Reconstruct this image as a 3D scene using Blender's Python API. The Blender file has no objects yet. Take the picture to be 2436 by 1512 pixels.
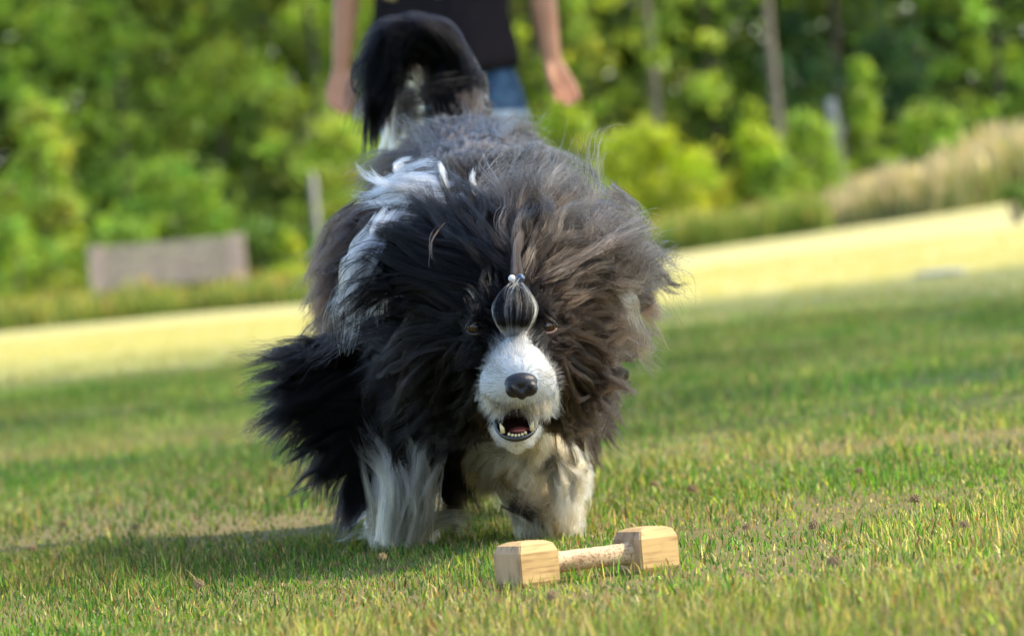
import bpy, bmesh, math, random
import numpy as np
from mathutils import Vector, Matrix

# ------------------------------------------------------------------ camera, world, sun, exposure
SC = bpy.context.scene
COL = SC.collection
FPX = 2436 * 200.0 / 36.0          # focal length in photo pixels (2436 wide)
PITCH = math.radians(0.588)
ROLL = math.radians(5.0)
CAMZ = 0.33
r0 = np.array([1.0, 0, 0]); u0 = np.array([0, math.sin(PITCH), math.cos(PITCH)]); fw = np.array([0, math.cos(PITCH), -math.sin(PITCH)])
CR = math.cos(ROLL) * r0 - math.sin(ROLL) * u0
CU = math.sin(ROLL) * r0 + math.cos(ROLL) * u0
CAMP = np.array([0, 0, CAMZ])
cam_d = bpy.data.cameras.new('camera'); cam = bpy.data.objects.new('camera', cam_d); COL.objects.link(cam)
m = Matrix(((CR[0], CU[0], -fw[0], 0), (CR[1], CU[1], -fw[1], 0), (CR[2], CU[2], -fw[2], CAMZ), (0, 0, 0, 1)))
cam.matrix_world = m
cam_d.sensor_width = 36; cam_d.lens = 200; cam_d.clip_start = 0.05; cam_d.clip_end = 3000
cam_d.dof.use_dof = True; cam_d.dof.focus_distance = 6.12; cam_d.dof.aperture_fstop = 10.5
SC.camera = cam

SUN_AZ = math.radians(5.0)         # from +x towards +y
SUN_EL = math.radians(47.0)
world = bpy.data.worlds.new('World'); SC.world = world; world.use_nodes = True
wn = world.node_tree.nodes; wl = world.node_tree.links
for n in list(wn): wn.remove(n)
sky = wn.new('ShaderNodeTexSky'); sky.sky_type = 'NISHITA'; sky.sun_disc = False
sky.sun_elevation = SUN_EL; sky.sun_rotation = math.pi / 2 - SUN_AZ
sky.air_density = 1.0; sky.dust_density = 1.5; sky.ozone_density = 1.0
bg = wn.new('ShaderNodeBackground'); bg.inputs['Strength'].default_value = 0.15
wo = wn.new('ShaderNodeOutputWorld')
wl.new(sky.outputs[0], bg.inputs[0]); wl.new(bg.outputs[0], wo.inputs[0])
sd = bpy.data.lights.new('sun', 'SUN'); sd.energy = 2.0; sd.angle = math.radians(0.8); sd.color = (1.0, 0.87, 0.66)
sun = bpy.data.objects.new('sun', sd); COL.objects.link(sun)
to_sun = Vector((math.cos(SUN_AZ) * math.cos(SUN_EL), math.sin(SUN_AZ) * math.cos(SUN_EL), math.sin(SUN_EL)))
sun.rotation_euler = to_sun.to_track_quat('Z', 'Y').to_euler(); sun.location = (20, 0, 20)
SC.view_settings.view_transform = 'Standard'; SC.view_settings.look = 'None'
SC.view_settings.exposure = 1.65; SC.view_settings.gamma = 1.0
SC.view_settings.use_curve_mapping = False
SC.render.engine = 'CYCLES'
cy = SC.cycles
cy.use_denoising = True
cy.max_bounces = 10; cy.diffuse_bounces = 4; cy.glossy_bounces = 4; cy.transmission_bounces = 10; cy.transparent_max_bounces = 8
cy.sample_clamp_indirect = 6.0
cy.use_adaptive_sampling = False

rng = np.random.default_rng(7); random.seed(7)

# ------------------------------------------------------------------ helpers
def P(px, py, D):
    """world point that the photograph shows at (px,py) (2436 px wide) at depth D"""
    return CAMP + CR * ((px - 1218) / FPX * D) + CU * (-(py - 756) / FPX * D) + fw * D
def PA(a):
    a = np.asarray(a, float)
    return CAMP + CR * ((a[..., 0:1] - 1218) / FPX * a[..., 2:3]) + CU * (-(a[..., 1:2] - 756) / FPX * a[..., 2:3]) + fw * a[..., 2:3]
def project(w):
    v = np.asarray(w) - CAMP
    d = v @ fw
    return np.stack([1218 + (v @ CR) / d * FPX, 756 - (v @ CU) / d * FPX, d], -1)
def smooth(a, b, x):
    t = np.clip((x - a) / (b - a), 0, 1); return t * t * (3 - 2 * t)
def ground_z(x, y):
    x = np.asarray(x, float); y = np.asarray(y, float)
    z = 0.062 * np.clip(x + 1.6, 0, 14) * smooth(16, 84, y)
    z = z + 0.012 * np.sin(x * 0.9 + 1.3) * np.sin(y * 0.35) * smooth(9, 16, y)
    z = z + np.clip(y - 100, 0, None) * 0.02
    return z
def ground_at(px, py, lo=4.0, hi=140.0):
    """point of the ground seen at (px,py)"""
    p = P(px, py, lo)
    for D in np.geomspace(lo, hi, 900):
        q = P(px, py, D)
        if q[2] <= ground_z(q[0], q[1]): return q
        p = q
    return p
def on_ground_D(px, D):
    q = P(px, 700, D); q[2] = float(ground_z(q[0], q[1])); return q

def mat(name): 
    m = bpy.data.materials.new(name); m.use_nodes = True; return m
def N(m, t, **k):
    n = m.node_tree.nodes.new(t)
    for a, b in k.items(): setattr(n, a, b)
    return n
def simple(name, color, rough=0.6, noise=0.0, scale=30.0, bump=0.0, spec=0.5, metallic=0.0, color2=None, coat=0.0, detail=4):
    m = mat(name); nt = m.node_tree; b = nt.nodes['Principled BSDF']
    b.inputs['Roughness'].default_value = rough; b.inputs['Specular IOR Level'].default_value = spec
    b.inputs['Metallic'].default_value = metallic; b.inputs['Coat Weight'].default_value = coat
    tc = N(m, 'ShaderNodeTexCoord'); nz = N(m, 'ShaderNodeTexNoise'); nz.inputs['Scale'].default_value = scale; nz.inputs['Detail'].default_value = detail
    nt.links.new(tc.outputs['Object'], nz.inputs['Vector'])
    mx = N(m, 'ShaderNodeMix', data_type='RGBA')
    c2 = color2 or tuple(c * (1 - noise) for c in color)
    mx.inputs[6].default_value = (*color, 1); mx.inputs[7].default_value = (*c2, 1)
    rp = N(m, 'ShaderNodeMapRange'); rp.inputs[1].default_value = 0.35; rp.inputs[2].default_value = 0.65
    nt.links.new(nz.outputs['Fac'], rp.inputs[0]); nt.links.new(rp.outputs[0], mx.inputs[0]); nt.links.new(mx.outputs[2], b.inputs['Base Color'])
    if bump:
        bp = N(m, 'ShaderNodeBump'); bp.inputs['Strength'].default_value = bump; bp.inputs['Distance'].default_value = 0.01
        nt.links.new(nz.outputs['Fac'], bp.inputs['Height']); nt.links.new(bp.outputs[0], b.inputs['Normal'])
    return m
def leafmat(name, trans=0.4, rough=0.5, spec=0.3):
    """diffuse + translucent surface coloured by the per-corner attribute 'col'"""
    m = mat(name); nt = m.node_tree; b = nt.nodes['Principled BSDF']; out = nt.nodes['Material Output']
    at = N(m, 'ShaderNodeAttribute', attribute_name='col'); b.inputs['Roughness'].default_value = rough
    b.inputs['Specular IOR Level'].default_value = spec
    nt.links.new(at.outputs['Color'], b.inputs['Base Color'])
    tr = N(m, 'ShaderNodeBsdfTranslucent'); mm = N(m, 'ShaderNodeMix', data_type='RGBA', blend_type='MULTIPLY'); mm.inputs[0].default_value = 1
    mm.inputs[7].default_value = (1.5, 1.45, 0.6, 1); nt.links.new(at.outputs['Color'], mm.inputs[6]); nt.links.new(mm.outputs[2], tr.inputs['Color'])
    ms = N(m, 'ShaderNodeMixShader'); ms.inputs[0].default_value = trans
    nt.links.new(b.outputs[0], ms.inputs[1]); nt.links.new(tr.outputs[0], ms.inputs[2]); nt.links.new(ms.outputs[0], out.inputs['Surface'])
    return m

def link(o, parent=None):
    COL.objects.link(o)
    if parent is not None: o.parent = parent
    return o
def tag(o, label=None, cat=None, group=None, kind=None):
    if label: o['label'] = label
    if cat: o['category'] = cat
    if group: o['group'] = group
    if kind: o['kind'] = kind
    return o
def empty(name, loc=(0, 0, 0)):
    o = bpy.data.objects.new(name, None); o.location = Vector([float(v) for v in loc]); o.empty_display_size = 0.1; COL.objects.link(o); return o
def mesh_np(name, verts, faces, material=None, parent=None, cols=None, smooth_=False):
    """faces: int array (n,3) or (n,4) or list of such arrays; cols per vertex (n,3)"""
    fl = faces if isinstance(faces, list) else [faces]
    me = bpy.data.meshes.new(name)
    verts = np.ascontiguousarray(verts, dtype=np.float32)
    me.vertices.add(len(verts)); me.vertices.foreach_set('co', verts.ravel())
    idx = np.concatenate([f.ravel() for f in fl]).astype(np.int32)
    tot = np.concatenate([np.full(len(f), f.shape[1]) for f in fl]).astype(np.int32)
    st = np.concatenate([[0], np.cumsum(tot)[:-1]]).astype(np.int32)
    me.loops.add(len(idx)); me.loops.foreach_set('vertex_index', idx)
    me.polygons.add(len(tot)); me.polygons.foreach_set('loop_start', st)
    me.update(calc_edges=True); me.validate()
    if smooth_: me.polygons.foreach_set('use_smooth', np.ones(len(me.polygons), bool))
    if cols is not None:
        a = me.color_attributes.new('col', 'FLOAT_COLOR', 'POINT')
        c = np.ones((len(verts), 4), np.float32); c[:, :3] = cols; a.data.foreach_set('color', c.ravel())
    if material: me.materials.append(material)
    o = bpy.data.objects.new(name, me); link(o, parent); return o

class MB:
    """collects simple shapes, then links them as one mesh object"""
    def __init__(s): s.v = []; s.f = []
    def add(s, v, f):
        b = len(s.v); s.v += [tuple(float(c) for c in p) for p in v]; s.f += [tuple(i + b for i in q) for q in f]
    def box(s, c, size, rot=None, bev=0.0):
        bm = bmesh.new(); bmesh.ops.create_cube(bm, size=1.0)
        bmesh.ops.scale(bm, vec=size, verts=bm.verts)
        if bev: bmesh.ops.bevel(bm, geom=bm.edges[:], offset=bev, segments=3, affect='EDGES', profile=0.6)
        if rot is not None: bmesh.ops.transform(bm, matrix=rot, verts=bm.verts)
        bm.verts.index_update()
        s.add([v.co + Vector([float(k) for k in c]) for v in bm.verts], [[v.index for v in f.verts] for f in bm.faces]); bm.free()
    def tube(s, pts, rad, seg=10, caps=True, squash=None):
        pts = [Vector([float(k) for k in p]) for p in pts]; n = len(pts)
        rad = [rad] * n if isinstance(rad, (int, float)) else rad
        rings = []; up = None
        for i, p in enumerate(pts):
            t = (pts[min(i + 1, n - 1)] - pts[max(i - 1, 0)]).normalized()
            if up is None:
                up = Vector((1, 0, 0)) if abs(t.x) < 0.9 else Vector((0, 1, 0))
            a = (up - t * up.dot(t)).normalized(); up = a; b = t.cross(a)
            sx, sy = (squash[i] if squash else (1, 1))
            rings.append([p + (a * math.cos(k * 2 * math.pi / seg) * sx + b * math.sin(k * 2 * math.pi / seg) * sy) * rad[i] for k in range(seg)])
        v = [q for r in rings for q in r]; f = []
        for i in range(n - 1):
            for k in range(seg):
                k2 = (k + 1) % seg; f.append((i * seg + k, i * seg + k2, (i + 1) * seg + k2, (i + 1) * seg + k))
        if caps:
            f.append(tuple(range(seg))[::-1]); f.append(tuple((n - 1) * seg + k for k in range(seg)))
        s.add(v, f)
    def capsule(s, p0, p1, ra, rb, seg=16, q0=1.0):
        """tapered capsule with round ends"""
        a = Vector([float(k) for k in p0]); b = Vector([float(k) for k in p1]); t = b - a; L = t.length
        t = t.normalized() if L > 1e-6 else Vector((0, 0, 1))
        pts = []; rad = []
        for k in range(6):
            an = math.pi / 2 * (1 - k / 5.0); pts.append(a - t * ra * math.sin(an)); rad.append(max(1e-4, ra * math.cos(an)))
        for k in range(6):
            an = math.pi / 2 * (k / 5.0); pts.append(b + t * rb * math.sin(an)); rad.append(max(1e-4, rb * math.cos(an)))
        s.tube(pts, rad, seg)
    def ellipsoid(s, c, r, rot=None, seg=20, rings=12):
        v = []; f = []
        for i in range(rings + 1):
            th = math.pi * i / rings
            for k in range(seg):
                ph = 2 * math.pi * k / seg
                p = Vector((r[0] * math.sin(th) * math.cos(ph), r[1] * math.sin(th) * math.sin(ph), r[2] * math.cos(th)))
                if rot is not None: p = rot @ p
                v.append(p + Vector([float(q) for q in c]))
        for i in range(rings):
            for k in range(seg):
                k2 = (k + 1) % seg; f.append((i * seg + k, (i + 1) * seg + k, (i + 1) * seg + k2, i * seg + k2))
        s.add(v, f)
    def build(s, name, material=None, parent=None, smooth_=False, remesh=None, sm_it=4):
        me = bpy.data.meshes.new(name); me.from_pydata(s.v, [], s.f); me.update()
        bm = bmesh.new(); bm.from_mesh(me); bmesh.ops.remove_doubles(bm, verts=bm.verts, dist=1e-6); bmesh.ops.recalc_face_normals(bm, faces=bm.faces) if not remesh else None
        bm.to_mesh(me); bm.free()
        o = bpy.data.objects.new(name, me)
        if remesh:
            link(o); md = o.modifiers.new('r', 'REMESH'); md.mode = 'VOXEL'; md.voxel_size = remesh
            if sm_it:
                ms = o.modifiers.new('s', 'SMOOTH'); ms.iterations = sm_it; ms.factor = 0.6
            dg = bpy.context.evaluated_depsgraph_get(); dg.update()
            me2 = bpy.data.meshes.new_from_object(o.evaluated_get(dg)); o.modifiers.clear(); o.data = me2; me = me2; me.name = name
            if parent is not None: o.parent = parent
        else: link(o, parent)
        if smooth_ or remesh: me.polygons.foreach_set('use_smooth', np.ones(len(me.polygons), bool))
        me.materials.clear()
        if material: me.materials.append(material)
        return o

# ------------------------------------------------------------------ ground
def ground_material():
    m = mat('lawn_soil'); nt = m.node_tree; b = nt.nodes['Principled BSDF']; b.inputs['Roughness'].default_value = 0.95; b.inputs['Specular IOR Level'].default_value = 0.1
    g = N(m, 'ShaderNodeNewGeometry')
    def noise(scale, det=5, vec=None, sc=(1, 1, 1)):
        mp = N(m, 'ShaderNodeMapping'); mp.inputs['Scale'].default_value = sc; nt.links.new(g.outputs['Position'], mp.inputs['Vector'])
        n = N(m, 'ShaderNodeTexNoise'); n.inputs['Scale'].default_value = scale; n.inputs['Detail'].default_value = det; nt.links.new(mp.outputs[0], n.inputs['Vector']); return n
    n1 = noise(0.9, 5, sc=(1, .35, 1)); n2 = noise(35, 6); n3 = noise(0.25, 3, sc=(1, .3, 1))
    def ramp(n, a, b_, ca, cb):
        r = N(m, 'ShaderNodeValToRGB'); r.color_ramp.elements[0].position = a; r.color_ramp.elements[0].color = (*ca, 1)
        r.color_ramp.elements[1].position = b_; r.color_ramp.elements[1].color = (*cb, 1); nt.links.new(n.outputs['Fac'], r.inputs[0]); return r
    ra = ramp(n1, .38, .66, (.085, .155, .022), (.27, .25, .075))
    rb = ramp(n2, .3, .7, (.35, .35, .35), (1.25, 1.25, 1.25))
    mu = N(m, 'ShaderNodeMix', data_type='RGBA', blend_type='MULTIPLY'); mu.inputs[0].default_value = 1
    nt.links.new(ra.outputs[0], mu.inputs[6]); nt.links.new(rb.outputs[0], mu.inputs[7])
    # the far field is drier and straw coloured, its sunlit glow put into the colour
    sx = N(m, 'ShaderNodeSeparateXYZ'); nt.links.new(g.outputs['Position'], sx.inputs[0])
    mr = N(m, 'ShaderNodeMapRange'); mr.inputs[1].default_value = 19; mr.inputs[2].default_value = 32; nt.links.new(sx.outputs['Y'], mr.inputs[0])
    rc = ramp(n3, .3, .7, (.42, .385, .15), (.54, .485, .215))
    m2 = N(m, 'ShaderNodeMix', data_type='RGBA'); nt.links.new(mr.outputs[0], m2.inputs[0]); nt.links.new(mu.outputs[2], m2.inputs[6]); nt.links.new(rc.outputs[0], m2.inputs[7])
    # near: dark thatch between blades
    mn = N(m, 'ShaderNodeMapRange'); mn.inputs[1].default_value = 8; mn.inputs[2].default_value = 15; nt.links.new(sx.outputs['Y'], mn.inputs[0])
    m3 = N(m, 'ShaderNodeMix', data_type='RGBA'); nt.links.new(mn.outputs[0], m3.inputs[0]); m3.inputs[6].default_value = (.16, .13, .055, 1); nt.links.new(m2.outputs[2], m3.inputs[7])
    # forest floor
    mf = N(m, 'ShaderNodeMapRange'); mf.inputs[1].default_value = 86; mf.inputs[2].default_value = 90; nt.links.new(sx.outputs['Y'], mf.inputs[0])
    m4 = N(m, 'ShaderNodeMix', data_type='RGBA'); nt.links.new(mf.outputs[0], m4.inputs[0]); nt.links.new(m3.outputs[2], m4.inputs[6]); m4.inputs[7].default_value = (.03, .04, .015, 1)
    nt.links.new(m4.outputs[2], b.inputs['Base Color'])
    bp = N(m, 'ShaderNodeBump'); bp.inputs['Strength'].default_value = .6; bp.inputs['Distance'].default_value = .02; nt.links.new(n2.outputs['Fac'], bp.inputs['Height']); nt.links.new(bp.outputs[0], b.inputs['Normal'])
    return m
def build_ground():
    ys = np.concatenate([np.linspace(-60, 4, 12), np.linspace(5, 20, 40), np.linspace(21, 130, 90), np.geomspace(135, 1500, 25)])
    xs = np.concatenate([-np.geomspace(800, 16, 18), np.linspace(-15, 15, 61), np.geomspace(16, 800, 18)])
    X, Y = np.meshgrid(xs, ys); Z = ground_z(X, Y)
    v = np.stack([X, Y, Z], -1).reshape(-1, 3); nx = len(xs); ny = len(ys)
    i = np.arange(nx * ny).reshape(ny, nx)
    f = np.stack([i[:-1, :-1], i[:-1, 1:], i[1:, 1:], i[1:, :-1]], -1).reshape(-1, 4)
    o = mesh_np('ground', v, f, ground_material(), smooth_=True)
    tag(o, 'mown green field turning straw yellow in the sunlit distance', kind='structure')
build_ground()

DB_C = None
DB_YAW = math.radians(33)
db_px = (1397, 1378)
DBP = np.array([ground_at(1401, 1379)[0], ground_at(1401, 1379)[1], 0.0])   # centre of the dumbbell on the grass

def grad_noise(x, y, s, seed):
    r = np.random.default_rng(seed); o = np.zeros_like(x)
    for k in range(7):
        a = r.uniform(0, 2 * np.pi); f = s * r.uniform(.6, 1.7); ph = r.uniform(0, 6.28)
        o += np.sin((x * np.cos(a) + y * np.sin(a) * .6) * f + ph)
    return o / 2.6

def a_db(x, y):
    dx = x - DBP[0]; dy = y - DBP[1]; return dx * math.cos(DB_YAW) + dy * math.sin(DB_YAW), -dx * math.sin(DB_YAW) + dy * math.cos(DB_YAW)
def build_lawn():
    grass = leafmat('grass_blades', .42, .45, .35)
    V = []; F3 = []; C = []; base = 0
    #        y0   y1    dens   height       width
    zones = [(4.3, 5.2, 24000, (.007, .024), .0020), (5.2, 7.6, 27000, (.005, .0165), .0021), (7.6, 11.5, 11000, (.006, .020), .0026),
             (11.5, 22, 4200, (.012, .032), .0034), (22, 50, 420, (.015, .035), .008)]
    axd = np.array([math.cos(DB_YAW), math.sin(DB_YAW)]); ayd = np.array([-math.sin(DB_YAW), math.cos(DB_YAW)])
    for (ya, yb, dens, hh, w) in zones:
        half = 0.09 * yb + 0.95; n = int((yb - ya) * 2 * half * dens)
        y = rng.uniform(ya, yb, n); x = rng.uniform(-half, half, n)
        ok = np.abs(x) < 0.09 * y + 0.9
        # tufts: pull blades toward tuft centres
        x = x[ok]; y = y[ok]
        # leave out blades standing inside the dumbbell
        dx = x - DBP[0]; dy = y - DBP[1]; a = dx * axd[0] + dy * axd[1]; b_ = dx * ayd[0] + dy * ayd[1]
        inside = ((np.abs(a) < .098) & (np.abs(a) > .049) & (np.abs(b_) < .027)) | ((np.abs(a) < .098) & (np.abs(b_) < .013))
        x = x[~inside]; y = y[~inside]; n = len(x)
        dens_n = grad_noise(x, y, 7, 3); keep = rng.random(n) < np.clip(.72 + .3 * dens_n, .3, 1); x = x[keep]; y = y[keep]; n = len(x)
        z = ground_z(x, y)
        hn = np.clip(1 + .30 * grad_noise(x, y, 9, 5), .6, 1.5)
        h = rng.uniform(hh[0], hh[1], n) * hn * np.where(rng.random(n) < .04, 1.4, 1) * (1 + .5 * np.clip(grad_noise(x, y * .7, 22, 31), 0, 1.2))
        nb = np.exp(-((a_db(x, y)[0]) / .14) ** 2) * smooth(-.09, -.03, a_db(x, y)[1]) * smooth(.0, -.026, a_db(x, y)[1]); h = h * (1 + .9 * nb)
        az = rng.uniform(0, 2 * np.pi, n); lean = np.abs(rng.normal(0, .75, n)); lean = np.clip(lean, 0, 1.45)
        ld = np.stack([np.cos(az), np.sin(az)], -1)
        fa = rng.uniform(0, np.pi, n); wd = np.stack([np.cos(fa), np.sin(fa), np.zeros(n)], -1) * (w * rng.uniform(.6, 1.3, n))[:, None] * .5
        b0 = np.stack([x, y, z - .002], -1)
        m1 = b0 + np.stack([ld[:, 0] * h * .5 * np.sin(lean * .55), ld[:, 1] * h * .5 * np.sin(lean * .55), h * .5 * np.cos(lean * .55)], -1)
        tp = m1 + np.stack([ld[:, 0] * h * .5 * np.sin(lean * 1.35), ld[:, 1] * h * .5 * np.sin(lean * 1.35), h * .5 * np.cos(lean * 1.35)], -1)
        # colours
        dry = .42 + .24 * grad_noise(x, y * .6, 3.1, 11) + .20 * grad_noise(x, y * .6, 11, 12)
        dry += .7 * smooth(.8, 0, np.hypot((x + .12) / .40, (y - 5.35) / .6))          # straw patch beside the dumbbell
        strip = np.exp(-((y - 12.1 - .9 * (x + 1)) / .45) ** 2) * smooth(-.2, -.5, x)
        strip = strip + np.exp(-((y - 8.55 - .15 * (x - .6)) / .16) ** 2) * smooth(.30, .50, x)  # dry strip at right
        dry += .35 * smooth(18, 30, y)
        green = np.array([.050, .155, .018]); lime = np.array([.135, .235, .022]); straw = np.array([.37, .30, .115]); tan = np.array([.36, .25, .12])
        dry = dry + .8 * strip
        q = rng.random((n, 1)); c = green * (1 - q) + lime * q
        isd = rng.random(n) < np.clip(dry, .06, .93)
        q2 = rng.random((n, 1)); cd = straw * q2 + (lime * 1.05) * (1 - q2)
        c = np.where(isd[:, None], cd, c); c = np.where((rng.random(n) < .05 + .16 * np.clip(dry, 0, 1))[:, None], tan, c)
        c = np.where((rng.random(n) < .035)[:, None], np.array([.20, .075, .03]), c); c = np.where((rng.random(n) < .10)[:, None], np.array([.05, .12, .025]), c)
        c *= np.exp(rng.normal(-.1, .42, (n, 1))) * (1 + .26 * np.clip(grad_noise(x, y * .5, 4.2, 21), -1, 1))[:, None]
        c = np.where((rng.random(n) < .75 * strip)[:, None], straw * rng.uniform(.75, 1.15, (n, 1)), c)
        far = smooth(20, 34, y)[:, None]; c = c * (1 - far) + np.array([.47, .425, .17]) * far  # far blades fade to dry straw with the sunlit glow in the colour
        if ya < 9:
            v = np.stack([b0 - wd, b0 + wd, m1 - wd * .8, m1 + wd * .8, tp], 1).reshape(-1, 3)
            i = (np.arange(n) * 5 + base)[:, None]
            f = np.concatenate([i + [0, 1, 3], i + [0, 3, 2], i + [2, 3, 4]]); cc = np.stack([c * .6, c * .6, c, c, c * 1.1], 1).reshape(-1, 3) if False else np.repeat(c, 5, 0)
            base += n * 5
        else:
            v = np.stack([b0 - wd, b0 + wd, tp], 1).reshape(-1, 3); i = (np.arange(n) * 3 + base)[:, None]; f = i + [0, 1, 2]; cc = np.repeat(c, 3, 0); base += n * 3
        V.append(v); F3.append(f); C.append(cc)
    o = mesh_np('grass', np.concatenate(V), np.concatenate(F3), grass, cols=np.concatenate(C))
    tag(o, 'short mown lawn grass with straw coloured patches', kind='stuff')
build_lawn()

# clover heads and dead leaves lying in the grass
def clover_mesh():
    mb = MB(); r = random.Random(3)
    for k in range(34):
        th = math.acos(1 - 1.7 * (k + .5) / 34); ph = k * 2.4
        d = Vector((math.sin(th) * math.cos(ph), math.sin(th) * math.sin(ph), math.cos(th)))
        p = Vector((0, 0, .0)) + d * .0045
        mb.tube([p, p + d * .003, p + (d + Vector((0, 0, -.4))) * .0055], [.0008, .0014, .0003], 5)
    mb.ellipsoid((0, 0, 0), (.005, .005, .0045), seg=8, rings=6)
    st = MB(); st.tube([(0, 0, -.022), (.001, 0, -.01), (0, 0, -.003)], [.0006, .0006, .0008], 5)
    return mb, st
clo_mat = simple('dried_clover', (.33, .25, .13), .9, color2=(.20, .13, .06), scale=300)
clo_stem = simple('clover_stem', (.14, .17, .04), .8)
CLOVERS = [(155, 1275, 'dried brown clover head farthest left in the shorter grass'), (325, 1283, 'dried brown clover head a little right of the farthest left one'),
    (82, 1336, 'dried clover head near the left picture edge, below the other two'), (478, 1432, 'pale brown clover head in the straw patch at lower left'),
    (915, 1363, 'brown clover head in the dark grass below the shaggy white paw'), (1318, 1466, 'out of focus clover head below the near dumbbell block'),
    (1560, 1182, 'reddish clover head behind the far dumbbell block, in the dog shadow'), (2048, 1150, 'dark brown clover head standing far behind the others at right'),
    (1940, 1291, 'brown clover head in the sunlit grass right of the dumbbell'), (1780, 1293, 'low clover head just right of the far dumbbell block'),
    (1988, 1383, 'pale clover head on a bent stem at lower right'), (2182, 1224, 'dried clover head in long sunlit grass toward the right edge'),
    (1650, 1195, 'small rust coloured clover head between dog and far block'), (2300, 1290, 'pale faded clover head nearest the right picture edge')]
cm, cs = clover_mesh(); first = None
for (px, py, lab) in CLOVERS:
    g = ground_at(px, py + 14)
    if first is None:
        e = empty('clover_flower'); a = cm.build('flower_head', clo_mat, e); b = cs.build('stem', clo_stem, e); first = (e, a, b)
    else:
        e = first[0].copy(); COL.objects.link(e)
        for s in first[1:]:
            c = s.copy(); COL.objects.link(c); c.parent = e
    e.location = (g[0], g[1], g[2] + .025); e.scale = (random.uniform(.45, .75), random.uniform(.45, .75), random.uniform(.45, .8)); e.rotation_euler = (random.uniform(-.4, .4), random.uniform(-.4, .4), random.uniform(0, 6))
    tag(e, lab, 'clover', 'dried clover heads in the lawn')
# ------------------------------------------------------------------ trees and plants
leaf_m = leafmat('tree_leaves', .48, .5, .25)
bark_m = simple('bark_grey', (.25, .21, .165), .9, .5, 6, .6, .2)
bark_pine = simple('bark_pine', (.23, .17, .14), .9, .5, 5, .6, .2)
bark_dark = simple('bark_dark', (.09, .075, .06), .9, .5, 5, .6, .2)
bark_pale = simple('bark_pale', (.48, .44, .36), .8, .4, 5, .3, .2)

def leaves(centers, radii, per, size, cols, r, flat=.75, droop=.2):
    """quads scattered through clumps; returns verts, faces, cols"""
    nC = len(centers); n = nC * per
    ci = np.repeat(np.arange(nC), per)
    d = r.normal(size=(n, 3)); d /= np.linalg.norm(d, axis=1, keepdims=True); rad = np.clip(np.abs(r.normal(0, .62, n)), 0, 1.7)
    pos = centers[ci] + d * (rad * radii[ci])[:, None] * np.array([1, 1, flat])
    nrm = d * .5 + r.normal(size=(n, 3)) * .6 + np.array([0, 0, .5]); nrm /= np.linalg.norm(nrm, axis=1, keepdims=True)
    a = np.cross(nrm, r.normal(size=(n, 3))); a /= np.linalg.norm(a, axis=1, keepdims=True); b = np.cross(nrm, a)
    s = (size * r.uniform(.6, 1.3, n))[:, None]
    v = np.stack([pos - a * s, pos - b * s * .55, pos + a * s, pos + b * s * .55], 1).reshape(-1, 3)
    f = np.arange(n * 4).reshape(n, 4)
    c = cols[ci] * r.uniform(.7, 1.3, (n, 1))
    return v, f, np.repeat(c, 4, 0)

def make_crown(name, parent, centers, radii, per, size, col, seed, var=.25, flat=.75):
    r = np.random.default_rng(seed); centers = np.asarray(centers, float); radii = np.asarray(radii, float)
    cols = np.asarray(col) * r.uniform(1 - var, 1 + var, (len(centers), 1)) * (1 + r.normal(0, .06, (len(centers), 3)))
    v, f, c = leaves(centers, radii, per, size, cols, r, flat)
    return mesh_np(name, v, f, leaf_m, parent, cols=np.clip(c, .003, .9))

def trunk(parent, h, rad, seed, bark, limbs=8, z0=2.0, spread=1.2, lean=0.0):
    r = random.Random(seed); mb = MB(); pts = []; rr = []
    for k in range(11):
        t = k / 10; pts.append((r.uniform(-.04, .04) * h * .15 + lean * t * h, r.uniform(-.04, .04) * h * .15, -.1 + t * h)); rr.append(rad * (1.25 if k == 0 else 1) * (1 - .75 * t))
    mb.tube(pts, rr, 10)
    for k in range(limbs):
        t = z0 / h + (1 - z0 / h) * (k + .3) / limbs; z = t * h; a = r.uniform(0, 6.28); L = spread * r.uniform(.6, 1.1) * (1.1 - t * .6)
        x0 = lean * t * h
        mb.tube([(x0, 0, z), (x0 + math.cos(a) * L * .5, math.sin(a) * L * .5, z + L * .25), (x0 + math.cos(a) * L, math.sin(a) * L, z + L * .4)], [rad * .3 * (1.1 - t * .5), rad * .18, rad * .05], 6)
    return mb.build('trunk', bark, parent, smooth_=True)

def tree(px, D, h, spread, label, col, seed, name='broadleaf_tree', bark=None, rad=.07, z0=.4, clumps=90, cr=.42, per=80, size=.085, shape='round', group=None, lean=0.0, dx=None):
    g = on_ground_D(px, D); e = empty(name, g); r = np.random.default_rng(seed)
    trunk(e, h * .93, rad, seed, bark or bark_dark, 9, max(z0, .4), spread * .8, lean)
    cs = []; rs = []
    for k in range(clumps):
        t = r.random()
        if shape == 'cone': R = spread * (1 - t) ** .8 + .08; zz = z0 + t * (h - z0)
        elif shape == 'pine': R = spread * (1 - t * .85) * (.5 + .5 * abs(math.sin(t * 22))); zz = z0 + t * (h - z0)
        else: R = spread * math.sqrt(max(.06, 1 - (2 * t - .85) ** 2 / 1.45)); zz = z0 + t * (h - z0)
        a = r.uniform(0, 2 * math.pi); q = R * math.sqrt(r.uniform(.25, 1))
        cs.append((math.cos(a) * q + lean * zz, math.sin(a) * q, zz)); rs.append(cr * r.uniform(.6, 1.25) * (1 if shape != 'cone' else (1.1 - .7 * t)))
    make_crown('crown', e, cs, rs, per, size, col, seed + 1)
    tag(e, label, 'tree', group)
    return e
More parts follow.
